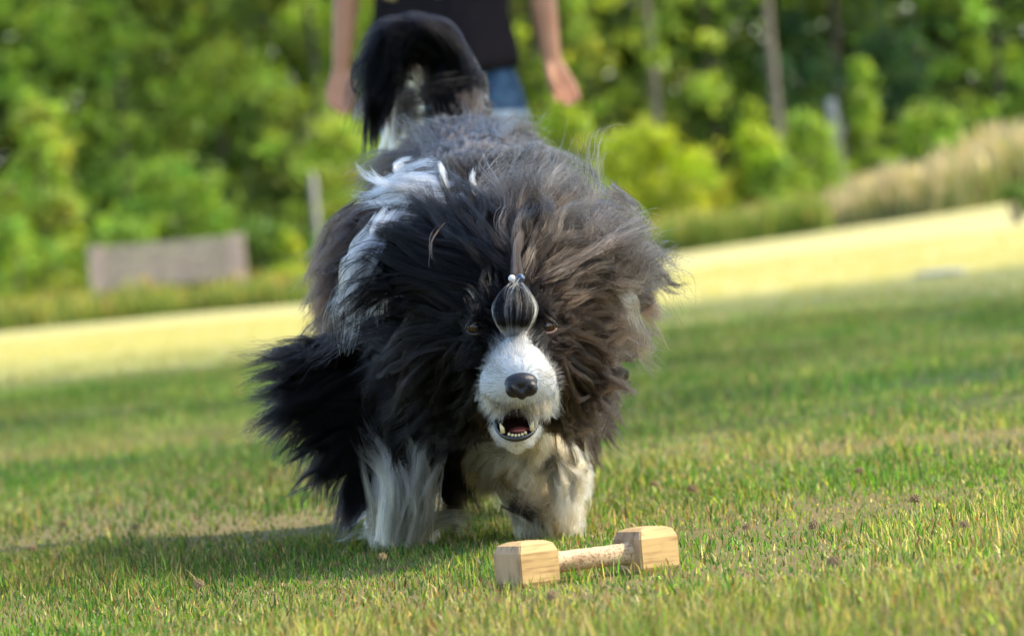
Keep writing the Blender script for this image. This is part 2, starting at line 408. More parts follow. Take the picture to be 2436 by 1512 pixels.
def bush(px, D, h, w, label, col, seed, name='bush', clumps=34, per=90, size=.06, cr=.26, cone=False, cat='bush', group=None, zoff=0.0):
    g = on_ground_D(px, D); e = empty(name, g); r = np.random.default_rng(seed)
    cs = []; rs = []; mb = MB()
    for k in range(clumps):
        t = r.random() ** .8; R = w * (math.sqrt(max(.03, 1 - t * t)) if not cone else (1 - t) ** .7 + .05); a = r.uniform(0, 6.28); q = R * math.sqrt(r.random())
        cs.append((math.cos(a) * q, math.sin(a) * q * .8, .12 + t * h * .92)); rs.append(cr * r.uniform(.6, 1.2) * (1 if not cone else 1.1 - .6 * t))
    for k in range(7):
        c = cs[k]; mb.tube([(c[0] * .1, c[1] * .1, -.05), (c[0] * .6, c[1] * .5, c[2] * .5), c], [.02, .014, .005], 5)
    mb.build('stem', bark_m, e); make_crown('foliage', e, cs, rs, per, size, col, seed + 1)
    tag(e, label, cat, group); return e

G_MID = (.23, .36, .06); G_LIME = (.38, .46, .045); G_LT = (.32, .41, .075); G_DK = (.12, .20, .045); G_BLUE = (.055, .12, .055); G_YEL = (.40, .38, .07); G_OLV = (.22, .26, .065)
TG = 'trees along the edge of the wood'
tree(-60, 90, 11, 2.2, 'dark green broadleaf tree at the far left edge of the wood', (.26, .38, .07), 11, clumps=150, cr=.5, group=TG)
tree(120, 82, 3.35, .75, 'young pointed lime green tree left of the wooden bench', G_LT, 12, shape='cone', clumps=60, cr=.30, z0=.3, rad=.05, per=80, group=TG)
tree(330, 92, 11, 2.0, 'mid green broadleaf tree rising straight behind the bench', (.27, .39, .07), 13, clumps=150, cr=.46, group=TG)
tree(560, 95, 12, 1.8, 'dusky olive tree with a brownish shaded crown right of the bench', (.20, .25, .07), 14, clumps=150, cr=.5, group=TG)
tree(790, 90, 11, 1.5, 'yellow green tree behind the left arm of the person', G_LT, 15, clumps=130, cr=.42, group=TG)
tree(1010, 95, 12, 2.0, 'mid green tree hidden mostly behind the person and the tail', G_MID, 16, clumps=120, cr=.5, group=TG)
tree(1330, 93, 11, 1.5, 'light green tree right of the person with loose sunlit leaves', (.30, .40, .07), 17, clumps=110, cr=.40, group=TG)
tree(1600, 89, 12, 1.7, 'grey trunked tree with pale leaf sprays above the lime bush', G_LT, 18, rad=.08, z0=2.0, bark=bark_m, clumps=90, cr=.36, group=TG)
tree(1888, 87, 13, 1.5, 'tall tree with a bare straight trunk between two dark gaps', G_MID, 19, name='pine_tree', bark=bark_m, rad=.085, z0=3.6, clumps=70, cr=.5, group=TG)
tree(2035, 93, 12, 1.7, 'dark conifer behind the short pale trunk', G_BLUE, 20, name='conifer_tree', shape='pine', clumps=150, cr=.45, z0=1.6, group=TG)
tree(2230, 96, 13, 2.0, 'blue green conifer darkest in the right half of the wood', G_BLUE, 21, name='conifer_tree', shape='pine', clumps=150, cr=.5, z0=1.2, group=TG)
tree(2420, 91, 9, 1.2, 'bright green young tree at the right edge beside the thin pole', (.25, .38, .06), 22, clumps=90, cr=.38, group=TG)
tree(1740, 97, 13, 1.6, 'dark conifer left of the bare straight trunk', G_DK, 24, name='conifer_tree', shape='pine', clumps=130, cr=.45, group=TG)
tree(2600, 92, 12, 2.0, 'deep green broadleaf tree outside the right picture edge', G_DK, 25, clumps=130, cr=.5, group=TG)
tree(1180, 97, 12, 1.9, 'dull green tree filling the gap right of the tail', G_OLV, 26, clumps=120, cr=.5, group=TG)

# short broken pale trunk
g = on_ground_D(2025, 86); e = empty('tree_stump', g); mb = MB()
mb.tube([(0, 0, -.1), (.01, 0, .7), (-.02, 0, 1.2), (-.05, 0, 1.9)], [.11, .10, .09, .08], 10); mb.build('trunk', bark_pale, e, smooth_=True)
mb = MB(); mb.tube([(-.03, 0, 1.2), (.10, 0, 1.4), (.14, 0, 1.55)], [.035, .025, .012], 6); mb.build('branch_stub', bark_pale, e)
tag(e, 'short broken pale trunk right of the tall bare trunk', 'tree stump')

# bushes at the wood edge
BG = 'bushes in front of the wood'
bush(1560, 81, 1.75, 1.25, 'large lime yellow bush right of the dog, in full sun', G_LIME, 31, clumps=130, cr=.24, per=60, group=BG)
bush(1390, 85, 2.5, .75, 'tall yellow green bush between the person and the lime bush', (.34, .44, .06), 32, clumps=70, per=90, group=BG)
bush(1700, 84.5, 1.0, .5, 'low yellow bush at the right foot of the lime bush', G_YEL, 33, clumps=30, group=BG)
bush(1825, 84, 2.0, .42, 'slender upright lime sapling left of the bare trunk', G_LIME, 34, name='sapling', cone=True, clumps=34, cat='sapling', group=BG)
bush(1960, 85.5, 1.7, .55, 'rounded green bush between the bare trunk and pale stump', (.26, .38, .06), 35, clumps=40, group=BG)
bush(2090, 86, 2.6, .38, 'tall narrow bright bush right of the pale stump', (.28, .40, .06), 36, clumps=36, cone=True, group=BG)
bush(2250, 87, 1.6, .9, 'dull green bush behind the dry grasses at right', G_MID, 37, clumps=45, group=BG)
bush(1870, 84, 1.0, .7, 'low green bush at the foot of the bare trunk', (.20, .32, .05), 38, clumps=40, group=BG)
bush(300, 80, 1.3, .9, 'low dark bush behind the wooden bench', G_MID, 39, clumps=45, group=BG)
bush(640, 81, 1.1, .7, 'shaded dark bush between the bench and the pale post', G_DK, 40, clumps=50, group=BG)
bush(700, 75, .85, .22, 'small pointed lime shrub beside the pale post', G_LIME, 41, cone=True, clumps=20, cr=.14, group=BG)
bush(30, 80, 1.6, .9, 'mid green bush at the left picture edge', G_MID, 42, clumps=45, group=BG)
bush(430, 82, 2.2, 1.1, 'leafy bush directly behind the bench with scattered bright leaves', (.22, .34, .06), 43, clumps=55, group=BG)
bush(830, 82, 2.6, .9, 'sunlit yellow green bush behind the raised tail', (.32, .42, .07), 44, clumps=60, group=BG)
bush(2434, 55, .30, .14, 'tiny dark shrub on the sunlit field at the right edge', G_DK, 45, clumps=14, cr=.08, size=.03, group=BG)
bush(1150, 83, 1.9, .9, 'green bush hidden behind the legs of the person', G_LT, 46, clumps=50, group=BG)

# shaded wood behind the edge: one mass
def wood_mass():
    r = np.random.default_rng(77); n = 9500
    x = r.uniform(-29, 29, n); y = r.uniform(99, 113, n); z = r.uniform(0, 14, n) + ground_z(x, y)
    cols = np.where(r.random((n, 1)) < .5, np.array([[.27, .40, .09]]), np.array([[.34, .40, .12]])) * r.uniform(.6, 1.3, (n, 1))
    v, f, c = leaves(np.stack([x, y, z], -1), r.uniform(.6, 1.1, n), 60, .17, cols, r)
    o = mesh_np('forest_foliage', v, f, leaf_m, cols=c); tag(o, 'shaded depth of the wood behind the edge trees', kind='stuff')
wood_mass()
for k, (px, D, rad, lab) in enumerate([(470, 101, .08, 'dim thin trunk deep in the wood above the bench'), (1450, 101, .08, 'dim trunk deep in the wood right of the person hand'),
        (1690, 103, .10, 'dim brown trunk in the dark gap left of the tall bare trunk'), (2160, 102, .10, 'dim brown trunk in the dark wood right of the pale stump')]):
    g = on_ground_D(px, D); e = empty('pine_tree', g); trunk(e, 14, rad, 300 + k, bark_pine, 6, 8, 1.2)
    cs = [(random.uniform(-1.4, 1.4), random.uniform(-1.4, 1.4), random.uniform(8, 14)) for _ in range(24)]
    make_crown('crown', e, cs, [.7] * 24, 60, .09, G_DK, 310 + k)
    tag(e, lab, 'tree', 'trunks deep in the wood')

# tall grasses and meadow plants at the field edge
def tall_grass(name, label, x0, x1, y0f, depth, n, hr, cols, seed, w=.012, heads=None, hgain=None):
    r = np.random.default_rng(seed); x = r.uniform(x0, x1, n); y = y0f(x) + r.random(n) ** 1.3 * depth; z = ground_z(x, y) - .02
    h = (hgain(x) if hgain else 1) * r.uniform(hr[0], hr[1], n) * np.clip(1 + .22 * grad_noise(x, y, 3.2, seed), .6, 1.3); a = r.uniform(0, 6.28, n); l = np.abs(r.normal(0, .22, n)) * h
    b0 = np.stack([x, y, z], -1); fa = r.uniform(0, 3.14, n); wd = np.stack([np.cos(fa), np.sin(fa), 0 * fa], -1) * w * r.uniform(.5, 1.4, (n, 1))
    m1 = b0 + np.stack([np.cos(a) * l * .3, np.sin(a) * l * .3, h * .55], -1); tp = b0 + np.stack([np.cos(a) * l, np.sin(a) * l, h * .98], -1)
    v = np.stack([b0 - wd * .5, b0 + wd * .5, m1 - wd * .5, m1 + wd * .5, tp], 1).reshape(-1, 3); i = (np.arange(n) * 5)[:, None]
    f = np.concatenate([i + [0, 1, 3], i + [0, 3, 2], i + [2, 3, 4]])
    cols = np.asarray(cols); c = cols[r.integers(0, len(cols), n)] * r.uniform(.7, 1.25, (n, 1)); c = np.repeat(c, 5, 0)
    if heads is not None:      # seed heads: crossed diamonds near the tip
        k = r.random(n) < heads[1]; t = tp[k]; m_ = len(t); s = heads[2] * r.uniform(.6, 1.3, (m_, 1)); up = np.array([0, 0, 1.0])
        wv = np.stack([np.cos(fa[k]), np.sin(fa[k]), 0 * fa[k]], -1)
        hv = np.stack([t - up * s * 2.2, t - wv * s * .5, t + up * s, t + wv * s * .5], 1).reshape(-1, 3); hi = (np.arange(m_) * 4)[:, None] + len(v)
        f = np.concatenate([f, hi + [0, 1, 2], hi + [0, 2, 3]]); v = np.concatenate([v, hv])
        hc = np.asarray(heads[0]); c = np.concatenate([c, np.repeat(hc[r.integers(0, len(hc), m_)] * r.uniform(.7, 1.2, (m_, 1)), 4, 0)])
    o = mesh_np(name, v, f, leaf_m, cols=c); tag(o, label, kind='stuff'); return o
edgeL = lambda x: 77.5 + 0 * x
edgeR = lambda x: 83 + 0 * x
tall_grass('meadow_grass', 'green meadow plants with yellow and orange blossoms along the left field edge', -9.5, 1.5, lambda x: 67.5 + 0.5 * np.sin(x), 9, 30000, (.12, .42),
           [(.14, .22, .045), (.20, .26, .06), (.10, .17, .035), (.30, .30, .10)], 51, .022, ([(.50, .40, .10), (.45, .28, .10), (.30, .32, .08)], .08, .05))
tall_grass('dry_grass', 'tall dry straw coloured grasses along the right field edge', 3.4, 11.5, lambda x: 74.0 + 0.4 * np.sin(x * 2), 9, 28000, (.35, 1.0),
           [(.46, .40, .27), (.36, .34, .20), (.18, .25, .08), (.22, .28, .10), (.16, .24, .06), (.52, .46, .33)], 52, .02, ([(.58, .49, .38), (.50, .40, .29)], .2, .07), lambda x: .28 + .62 * smooth(2.8, 7.2, x))
tall_grass('mixed_grass', 'green and straw meadow strip between the lime bush and dry grasses', 1.2, 4.2, lambda x: 73.0 + 0.3 * np.sin(x * 2), 8, 14000, (.2, .5),
           [(.17, .26, .05), (.28, .30, .10), (.14, .22, .04)], 53, .02, ([(.5, .38, .12), (.4, .34, .14)], .05, .05))
# rust red dock spikes
dock_m = simple('dock_rust', (.42, .12, .05), .8, .4, 60)
for k, (px, py, lab) in enumerate([(2330, 330, 'rust red flower spike above the dry grass, left of the other two'), (2365, 315, 'rust red flower spike in the middle of the three by the pole'), (2255, 385, 'lower rust red flower spike farther left in the dry grass')]):
    p = P(px, py, 83); gz = float(ground_z(p[0], p[1])); e = empty('dock_plant', (p[0], p[1], gz)); H = p[2] - gz
    mb = MB(); mb.tube([(0, 0, -.05), (.02, 0, H * .6), (0, 0, H)], [.012, .01, .006], 5); mb.build('stem', clo_stem, e)
    mb = MB()
    for q in range(26):
        t = q / 26; mb.ellipsoid((random.uniform(-.05, .05) * (1 - t * .5), random.uniform(-.05, .05), H - .22 + .36 * t), (.03, .03, .035), seg=6, rings=4)
    mb.build('flower_spike', dock_m, e); tag(e, lab, 'plant', 'rust red flower spikes in the dry grass')

# trees outside the picture on the right: their crowns throw the shade that lies across the middle of the lawn
def shade_tree(x, y, h, z0, R, seed, label):
    e = empty('broadleaf_tree', (x, y, float(ground_z(x, y)))); trunk(e, h * .9, .2, seed, bark_m, 9, z0 * .8, R * .8)
    r = np.random.default_rng(seed); cs = []; rs = []
    for k in range(170):
        d = r.normal(size=3); d /= np.linalg.norm(d); q = r.random() ** .4
        cs.append((d[0] * R * q, d[1] * R * q, (h + z0) / 2 + d[2] * (h - z0) / 2 * q)); rs.append(.55 * r.uniform(.7, 1.2))
    make_crown("crown", e, cs, rs, 34, .10, G_MID, seed + 1); tag(e, label, "tree", "trees shading the lawn from the right"); return e
SHADE = [(9.5, 12.3, 9.5, 2.2, 2.2, 'smallest broadleaf tree right of the lawn, nearest to the dumbbell'), (10.5, 15.6, 11, 2.0, 2.5, 'second nearest broadleaf tree right of the lawn, level with the person'),
         (12, 19.5, 12.5, 2.0, 2.8, 'widest broadleaf tree right of the lawn, just beyond the person'), (12.5, 23.2, 12, 3.0, 2.6, 'fourth broadleaf tree of the row right of the lawn'),
         (14.5, 27.2, 12, 6.4, 2.5, 'high crowned broadleaf tree right of the lawn, last but one of the row'), (15, 30.8, 12, 7.6, 2.2, 'high crowned broadleaf tree farthest along the row right of the lawn')]
for k, (x, y, h, z0, R, lab) in enumerate(SHADE): shade_tree(x, y, h * 1.4, z0 * 1.4, R, 400 + k * 3, lab)

# ------------------------------------------------------------------ bench, posts
wood_grey = simple('weathered_wood', (.54, .42, .31), .85, .35, 9, .2, .2)
wood_pink = simple('weathered_post', (.62, .45, .34), .85, .3, 9, .2, .2)
def bench():
    A = ground_at(392, 735, 60, 76); D = 73.0
    pL = P(207, 585, D); pR = P(578, 556, D)
    cx = (pL[0] + pR[0]) / 2; W = pR[0] - pL[0]; gz = float(ground_z(cx, D)); top = (pL[2] + pR[2]) / 2 - gz
    e = empty('wooden_bench', (cx, D, gz)); H = top
    for sx, wd in ((-1, .18), (1, .22)):
        mb = MB(); mb.box((sx * (W / 2 - wd / 2), .05, H / 2 - .02), (wd, .10, H + .04), bev=.008); mb.build('post', wood_pink, e)
    iw = W - .40
    for k in range(7):
        z = H - .06 - k * .083; mb = MB(); mb.box((-.02, .045, z), (iw - .004, .035, .074), bev=.004); o = mb.build('slat', wood_grey, e)
    for k in range(4):
        mb = MB(); mb.box((-.02, -.10 - k * .10, .43), (iw - .004, .085, .035), bev=.004); mb.build('seat_plank', wood_grey, e)
    for sx in (-1, 1):
        mb = MB(); mb.box((sx * (W / 2 - .10), -.42, .22), (.09, .09, .46), bev=.006); mb.build('leg', wood_pink, e)
        mb = MB(); mb.box((sx * (W / 2 - .10), -.22, .40), (.07, .44, .06), bev=.004); mb.build('seat_rail', wood_pink, e)
    tag(e, 'weathered grey slatted wooden bench in the meadow at left', 'bench')
bench()
def post(name, px, pyt, D, rad, material, label, cat, cap=True, H=None, lean=0):
    g = on_ground_D(px, D); t = P(px, pyt, D); H = H or t[2] - g[2]
    t = P(px, pyt, D) if H is None else t
    g[0] = t[0]; e = empty(name, g)
    mb = MB(); mb.tube([(0, 0, -.15), (0, 0, H * .5), (0, 0, H)], [rad, rad * .97, rad * .95], 12); mb.build('shaft', material, e, smooth_=True)
    if cap: mb = MB(); mb.tube([(0, 0, H), (0, 0, H + .03), (0, 0, H + .05)], [rad * 1.1, rad * .9, rad * .3], 12); mb.build('cap', material, e)
    tag(e, label, cat); return e, H
post('wooden_post', 744, 420, 72, .042, simple('post_wood', (.34, .31, .26), .85, .3, 7, .2), 'slim pale wooden post standing left of the dog', 'post')
pole_m = simple('grey_pole', (.34, .31, .27), .7, .2, 8)
e, H = post('marker_pole', 2434, -400, 60, .055, pole_m, 'thin grey pole with a red band at the right picture edge', 'pole', cap=False)
b = P(2434, 165, 60); mb = MB(); z = b[2] - e.location[2]; mb.tube([(0, 0, z - .08), (0, 0, z + .08)], [.06, .06], 12); mb.build('red_band', simple('red_paint', (.6, .09, .04), .5), e)
# pale object lying on the far field at right
g = ground_at(2235, 655, 20, 60); mb = MB(); r_ = random.Random(4)
e = empty('flat_stone', g); mb.ellipsoid((0, 0, .012), (.16, .07, .022), seg=12, rings=8); mb.build('stone_body', simple('pale_stone', (.42, .42, .38), .8, .2, 20, .3), e, smooth_=True, remesh=.012)
tag(e, 'pale flat stone lying on the far field at right', 'stone')
# ------------------------------------------------------------------ dumbbell
def wood_material(name, base, dark, scale, stretch, pits=0.0, dirt=0.0):
    m = mat(name); nt = m.node_tree; b = nt.nodes['Principled BSDF']; b.inputs['Roughness'].default_value = .62; b.inputs['Specular IOR Level'].default_value = .3
    tc = N(m, 'ShaderNodeTexCoord'); mp = N(m, 'ShaderNodeMapping'); mp.inputs['Scale'].default_value = stretch; nt.links.new(tc.outputs['Object'], mp.inputs[0])
    n = N(m, 'ShaderNodeTexNoise'); n.inputs['Scale'].default_value = scale; n.inputs['Detail'].default_value = 3; nt.links.new(mp.outputs[0], n.inputs[0])
    r = N(m, 'ShaderNodeValToRGB'); e = r.color_ramp.elements; e[0].position = .30; e[0].color = (*dark, 1); e[1].position = .46; e[1].color = (*base, 1)
    x = r.color_ramp.elements.new(.75); x.color = (*[min(1, c * 1.12) for c in base], 1); nt.links.new(n.outputs['Fac'], r.inputs[0])
    n2 = N(m, 'ShaderNodeTexNoise'); n2.inputs['Scale'].default_value = 28; n2.inputs['Detail'].default_value = 5; nt.links.new(tc.outputs['Object'], n2.inputs[0])
    r2 = N(m, 'ShaderNodeValToRGB'); r2.color_ramp.elements[0].position = .36; r2.color_ramp.elements[0].color = (.50, .44, .40, 1); r2.color_ramp.elements[1].position = .58; r2.color_ramp.elements[1].color = (1, 1, 1, 1)
    nt.links.new(n2.outputs['Fac'], r2.inputs[0]); mu = N(m, 'ShaderNodeMix', data_type='RGBA', blend_type='MULTIPLY'); mu.inputs[0].default_value = .35 + dirt
    nt.links.new(r.outputs[0], mu.inputs[6]); nt.links.new(r2.outputs[0], mu.inputs[7]); last = mu.outputs[2]; h = n.outputs['Fac']
    if pits:
        v = N(m, 'ShaderNodeTexNoise'); v.inputs['Scale'].default_value = 420; v.inputs['Detail'].default_value = 4; nt.links.new(tc.outputs['Object'], v.inputs[0])
        r3 = N(m, 'ShaderNodeValToRGB'); r3.color_ramp.elements[0].position = .38; r3.color_ramp.elements[0].color = (.22, .13, .07, 1); r3.color_ramp.elements[1].position = .47; r3.color_ramp.elements[1].color = (1, 1, 1, 1)
        nt.links.new(v.outputs['Fac'], r3.inputs[0]); m2 = N(m, 'ShaderNodeMix', data_type='RGBA', blend_type='MULTIPLY'); m2.inputs[0].default_value = pits
        nt.links.new(last, m2.inputs[6]); nt.links.new(r3.outputs[0], m2.inputs[7]); last = m2.outputs[2]; h = r3.outputs[0]
    nt.links.new(last, b.inputs['Base Color'])
    bp = N(m, 'ShaderNodeBump'); bp.inputs['Strength'].default_value = .25 if not pits else .7; bp.inputs['Distance'].default_value = .0008; nt.links.new(h, bp.inputs['Height']); nt.links.new(bp.outputs[0], b.inputs['Normal'])
    return m
beech = wood_material('beech_wood', (.53, .345, .135), (.37, .215, .08), 300, (.10, 1, 1))
beech_end = wood_material('beech_end_grain', (.46, .30, .16), (.27, .16, .08), 160, (1, 1, .25), dirt=.5)
beech_bar = wood_material('chewed_beech', (.58, .42, .24), (.38, .24, .12), 60, (.3, 1, 1), pits=.6)
def dumbbell():
    e = empty('dumbbell', DBP); e.rotation_euler = (0, 0, DB_YAW)
    tl, w, h = .047, .050, .052; off = .0735
    for s in (-1, 1):
        bm = bmesh.new(); bmesh.ops.create_cube(bm, size=1.0); bmesh.ops.scale(bm, vec=(tl, w, h), verts=bm.verts)
        # the four vertical edges stay fairly crisp, the rest are rounded over
        ed = [q for q in bm.edges if abs(q.verts[0].co.z - q.verts[1].co.z) < 1e-6]
        bmesh.ops.bevel(bm, geom=ed, offset=.011, segments=2, affect='EDGES', profile=.5)
        bmesh.ops.bevel(bm, geom=[q for q in bm.edges if q.calc_face_angle(0) > .8], offset=.0012, segments=2, affect='EDGES')
        bmesh.ops.translate(bm, vec=(s * off, 0, h / 2 - .006), verts=bm.verts)
        me = bpy.data.meshes.new('end_block'); bm.normal_update()
        for f in bm.faces: f.material_index = 1 if abs(f.normal.x) > .75 else 0; f.smooth = True
        bm.to_mesh(me); bm.free(); me.materials.append(beech); me.materials.append(beech_end)
        me.set_sharp_from_angle(angle=math.radians(18))
        o = bpy.data.objects.new('end_block', me); link(o, e)
    mb = MB(); pts = []; rr = []; r_ = random.Random(5)
    for k in range(25):
        t = k / 24; pts.append((-off + tl / 2 - .004 + t * (2 * off - tl + .008), 0, h / 2 - .005)); rr.append(.0108 + r_.uniform(-.0003, .0003) + .004 * max(0, abs(t - .5) * 2 - .86) / .14)
    mb.tube(pts, rr, 28); o = mb.build('bar', beech_bar, e, smooth_=True)
    tag(e, 'wooden retrieving dumbbell with two square beech blocks lying in the grass', 'dumbbell')
    # small nail hole and scratch on the end face of the near block
dumbbell()

# ------------------------------------------------------------------ person
def skin_material():
    m = simple('skin', (.50, .245, .13), .5, .12, 9, .0, .35, color2=(.42, .18, .09)); b = m.node_tree.nodes['Principled BSDF']
    b.inputs['Subsurface Weight'].default_value = .12; b.inputs['Subsurface Radius'].default_value = (.02, .008, .004); b.inputs['Subsurface Scale'].default_value = .6
    return m
skin = skin_material()
def cloth(name, c, c2, s, sc=1.0): return simple(name, c, .9, 0, s, .35, .15, color2=c2)
tee_m = cloth('black_jersey', (.016, .011, .013), (.010, .008, .010), 22)
denim = cloth('blue_denim', (.020, .048, .095), (.05, .095, .16), 26); cuff_m = cloth('denim_cuff', (.30, .36, .40), (.22, .28, .34), 60)
def person():
    D = 15.5; c = P(1062, 120, D); X = c[0]; Y = c[1]
    g = empty('person', (X, Y, 0.0))
    W = lambda px, py, dy=0.0: P(px, py, D + dy) - np.array([X, Y, 0])
    hipL, hipR = np.array([-.085, 0, .90]), np.array([.095, 0, .90])
    b = MB()
    # torso, neck, head
    for z0, z1, ra, rb, w in ((.88, 1.02, .105, .10, .055), (1.02, 1.20, .10, .11, .04), (1.20, 1.36, .11, .095, .06)):
        for s in (-1, 1): b.capsule((s * w, 0, z0), (s * w, 0, z1), ra, rb, 20)
    b.capsule((-.15, 0, 1.39), (.15, 0, 1.39), .055, .055); b.capsule((0, 0, 1.36), (0, -.01, 1.50), .058, .052)
    b.ellipsoid((0, -.02, 1.585), (.074, .092, .115)); b.capsule((0, -.05, 1.52), (0, -.075, 1.50), .035, .02)
    b.ellipsoid((0, -.115, 1.585), (.012, .018, .02)); 
    for s in (-1, 1): b.ellipsoid((s * .076, -.01, 1.58), (.012, .02, .03))
    # arms from the photograph's outline
    arms = {-1: [(-.165, 0, 1.38), W(828, -60), W(812, 165, -.03), W(808, 212, -.05)], 1: [(.165, 0, 1.38), W(1283, -60), W(1312, 140, -.03), W(1334, 195, -.05)]}
    for s, (sh, el, wr, kn) in arms.items():
        b.capsule(sh, el, .047, .038); b.capsule(el, (np.array(el) * .65 + np.array(wr) * .35), .037, .036); b.capsule(np.array(el) * .65 + np.array(wr) * .35, wr, .036, .025)
        # palm: flattened block built from two capsules
        ax = kn - wr; ax = ax / np.linalg.norm(ax); side = np.array([1.0, 0.25, 0]) ; side -= ax * side.dot(ax); side /= np.linalg.norm(side); fwd = np.cross(ax, side); fwd = fwd if fwd[1] < 0 else -fwd
        for o in (-.022, 0, .022): b.capsule(wr + side * o * .5 + ax * .01, kn + side * o, .016, .014, 12)
        for i, o in enumerate((-.030, -.010, .010, .029)):
            L = (.034, .040, .038, .030)[i] if s < 0 else (.030, .038, .040, .034)[i]
            k0 = kn + side * o; k1 = k0 + ax * L + side * o * .05 + fwd * .004; k2 = k1 + ax * L * .72 + fwd * .018 - side * s * .006; k3 = k2 + ax * L * .42 + fwd * .018 - side * s * .012
            b.capsule(k0, k1, .0095, .0088, 10); b.capsule(k1, k2, .0088, .008, 10); b.capsule(k2, k3, .008, .007, 10)
        t0 = wr + ax * .018 - side * s * .018 + fwd * .008; t1 = t0 + ax * .032 - side * s * .014 + fwd * .016; t2 = t1 + ax * .036 - side * s * .002 + fwd * .008; t3 = t2 + ax * .022 + side * s * .008 + fwd * .004
        b.capsule(t0, t1, .013, .0105, 10); b.capsule(t1, t2, .0105, .0095, 10); b.capsule(t2, t3, .009, .0078, 10)
    # legs and feet
    for s, hip in ((-1, hipL), (1, hipR)):
        kn = np.array([s * .105, -.02 if s < 0 else .03, .48]); an = np.array([s * .11, .02 if s < 0 else .08, .085])
        b.capsule(hip, kn, .088, .055, 20); b.capsule(kn, kn * .6 + an * .4 + np.array([0, .02, 0]), .054, .054, 18); b.capsule(kn * .6 + an * .4 + np.array([0, .02, 0]), an, .053, .034, 18)
        b.capsule(an + np.array([0, 0, -.035]), an + np.array([0, -.14, -.055]), .036, .026)
    body = b.build('body', skin, g, remesh=.0055, sm_it=5)
    # clothes follow the body
    def sleeve_ring(mb, pts, rads, squash): mb.tube(pts, rads, 32, caps=False, squash=squash)
    t = MB(); rr = random.Random(2)
    zs = [.842, .86, .92, 1.0, 1.08, 1.16, 1.25, 1.33, 1.39, 1.425, 1.44]; wx = [.190, .191, .190, .187, .184, .183, .190, .195, .180, .12, .075]; wy = [.130, .131, .130, .127, .124, .124, .125, .118, .095, .075, .06]
    ring = []; seg = 44
    for i, z in enumerate(zs):
        for k in range(seg):
            a = 2 * math.pi * k / seg; fold = 1 + .022 * math.sin(a * 7 + z * 11) * (1 if i < 7 else .3)
            ring.append((wx[i] * math.cos(a) * fold + (.006 * math.sin(z * 30)), wy[i] * math.sin(a) * fold, z + (.022 * math.cos(a) if i < 2 else 0) - (.012 if i == 0 else 0)))
    f = [(i * seg + k, i * seg + (k + 1) % seg, (i + 1) * seg + (k + 1) % seg, (i + 1) * seg + k) for i in range(len(zs) - 1) for k in range(seg)]
    t.add(ring, f)
    for s in (-1, 1):
        sh = Vector((s * .15, 0, 1.395)); el = Vector([float(q) for q in arms[s][1]]); d = (el - Vector((s * .165, 0, 1.38)))
        t.tube([sh, sh + d * .15, sh + d * .34, sh + d * .55], [.062, .066, .066, .064], 24, caps=False)
    o = t.build('t_shirt', tee_m, g, smooth_=True); md = o.modifiers.new('thick', 'SOLIDIFY'); md.thickness = .004
    sh = MB()
    for s in (-1, 1):
        zz = [.703, .73, .78, .84, .90, .95]; pts = [(s * (.098 - .012 * (z - .74) / .2), .0, z) for z in zz]
        sh.tube(pts, [.106, .105, .103, .088, .086, .086], 30, caps=False, squash=[(1, 1)] * 6)
    sh.tube([(.004, 0, .785), (.004, 0, .88), (.004, 0, .98)], [.108, .108, .106], 36, caps=False, squash=[(1.45, 1)] * 3)
    o = sh.build('shorts', denim, g, smooth_=True); md = o.modifiers.new('thick', 'SOLIDIFY'); md.thickness = .003
    for s in (-1, 1):
        c_ = MB(); c_.tube([(s * .098, 0, .696), (s * .098, 0, .714), (s * .098, 0, .732)], [.109, .110, .109], 30, caps=False); q = c_.build('cuff', cuff_m, o, smooth_=True); q.modifiers.new('thick', 'SOLIDIFY').thickness = .004
    la = MB(); la.box((.0, -.139, 1.165), (.028, .004, .22), Matrix.Rotation(.03, 4, 'Y')); la.build('lanyard', cloth('pale_lilac_webbing', (.55, .55, .70), (.48, .48, .62), 90), g)
    pr = simple('tan_print', (.42, .30, .12), .8, .2, 60)
    for sx, sz in ((-.135, 1.075), (.10, 1.07), (.07, 1.14), (-.08, 1.16)):
        mb = MB(); yy = -.127 * math.sqrt(max(0, 1 - (sx / .19) ** 2)) - .006
        for q in range(5):
            a = q * 1.256; mb.ellipsoid((sx + math.cos(a) * .012, yy, sz + math.sin(a) * .012), (.011, .0025, .008), seg=8, rings=5)
        mb.build('shirt_print', pr, g)
    shoe = simple('dark_shoe', (.05, .05, .055), .7, .3, 40)
    for s in (-1, 1):
        an = np.array([s * .11, .02 if s < 0 else .08, .085]); mb = MB(); mb.capsule(an + [0, .01, -.035], an + [0, -.15, -.045], .046, .036); mb.box(an + [0, -.06, -.075], (.088, .27, .022), bev=.009)
        mb.build('shoe', shoe, g, remesh=.006)
    hm = MB(); hm.ellipsoid((0, .012, 1.615), (.086, .095, .10)); hm.capsule((0, .06, 1.60), (0, .09, 1.42), .055, .03); hm.build('hair', simple('brown_hair', (.06, .035, .02), .5, .4, 60), g, remesh=.007)
    eye = simple('eye_dark', (.03, .02, .015), .2)
    for s in (-1, 1): mb = MB(); mb.ellipsoid((s * .03, -.098, 1.60), (.013, .008, .007), seg=10, rings=6); mb.build('eye', eye, g)
    mb = MB(); mb.ellipsoid((0, -.104, 1.54), (.024, .008, .006), seg=10, rings=6); mb.build('lips', simple('lips', (.42, .14, .11), .5), g)
    tag(g, 'person standing behind the dog in black t-shirt and blue denim shorts, arms hanging', 'person')
person()
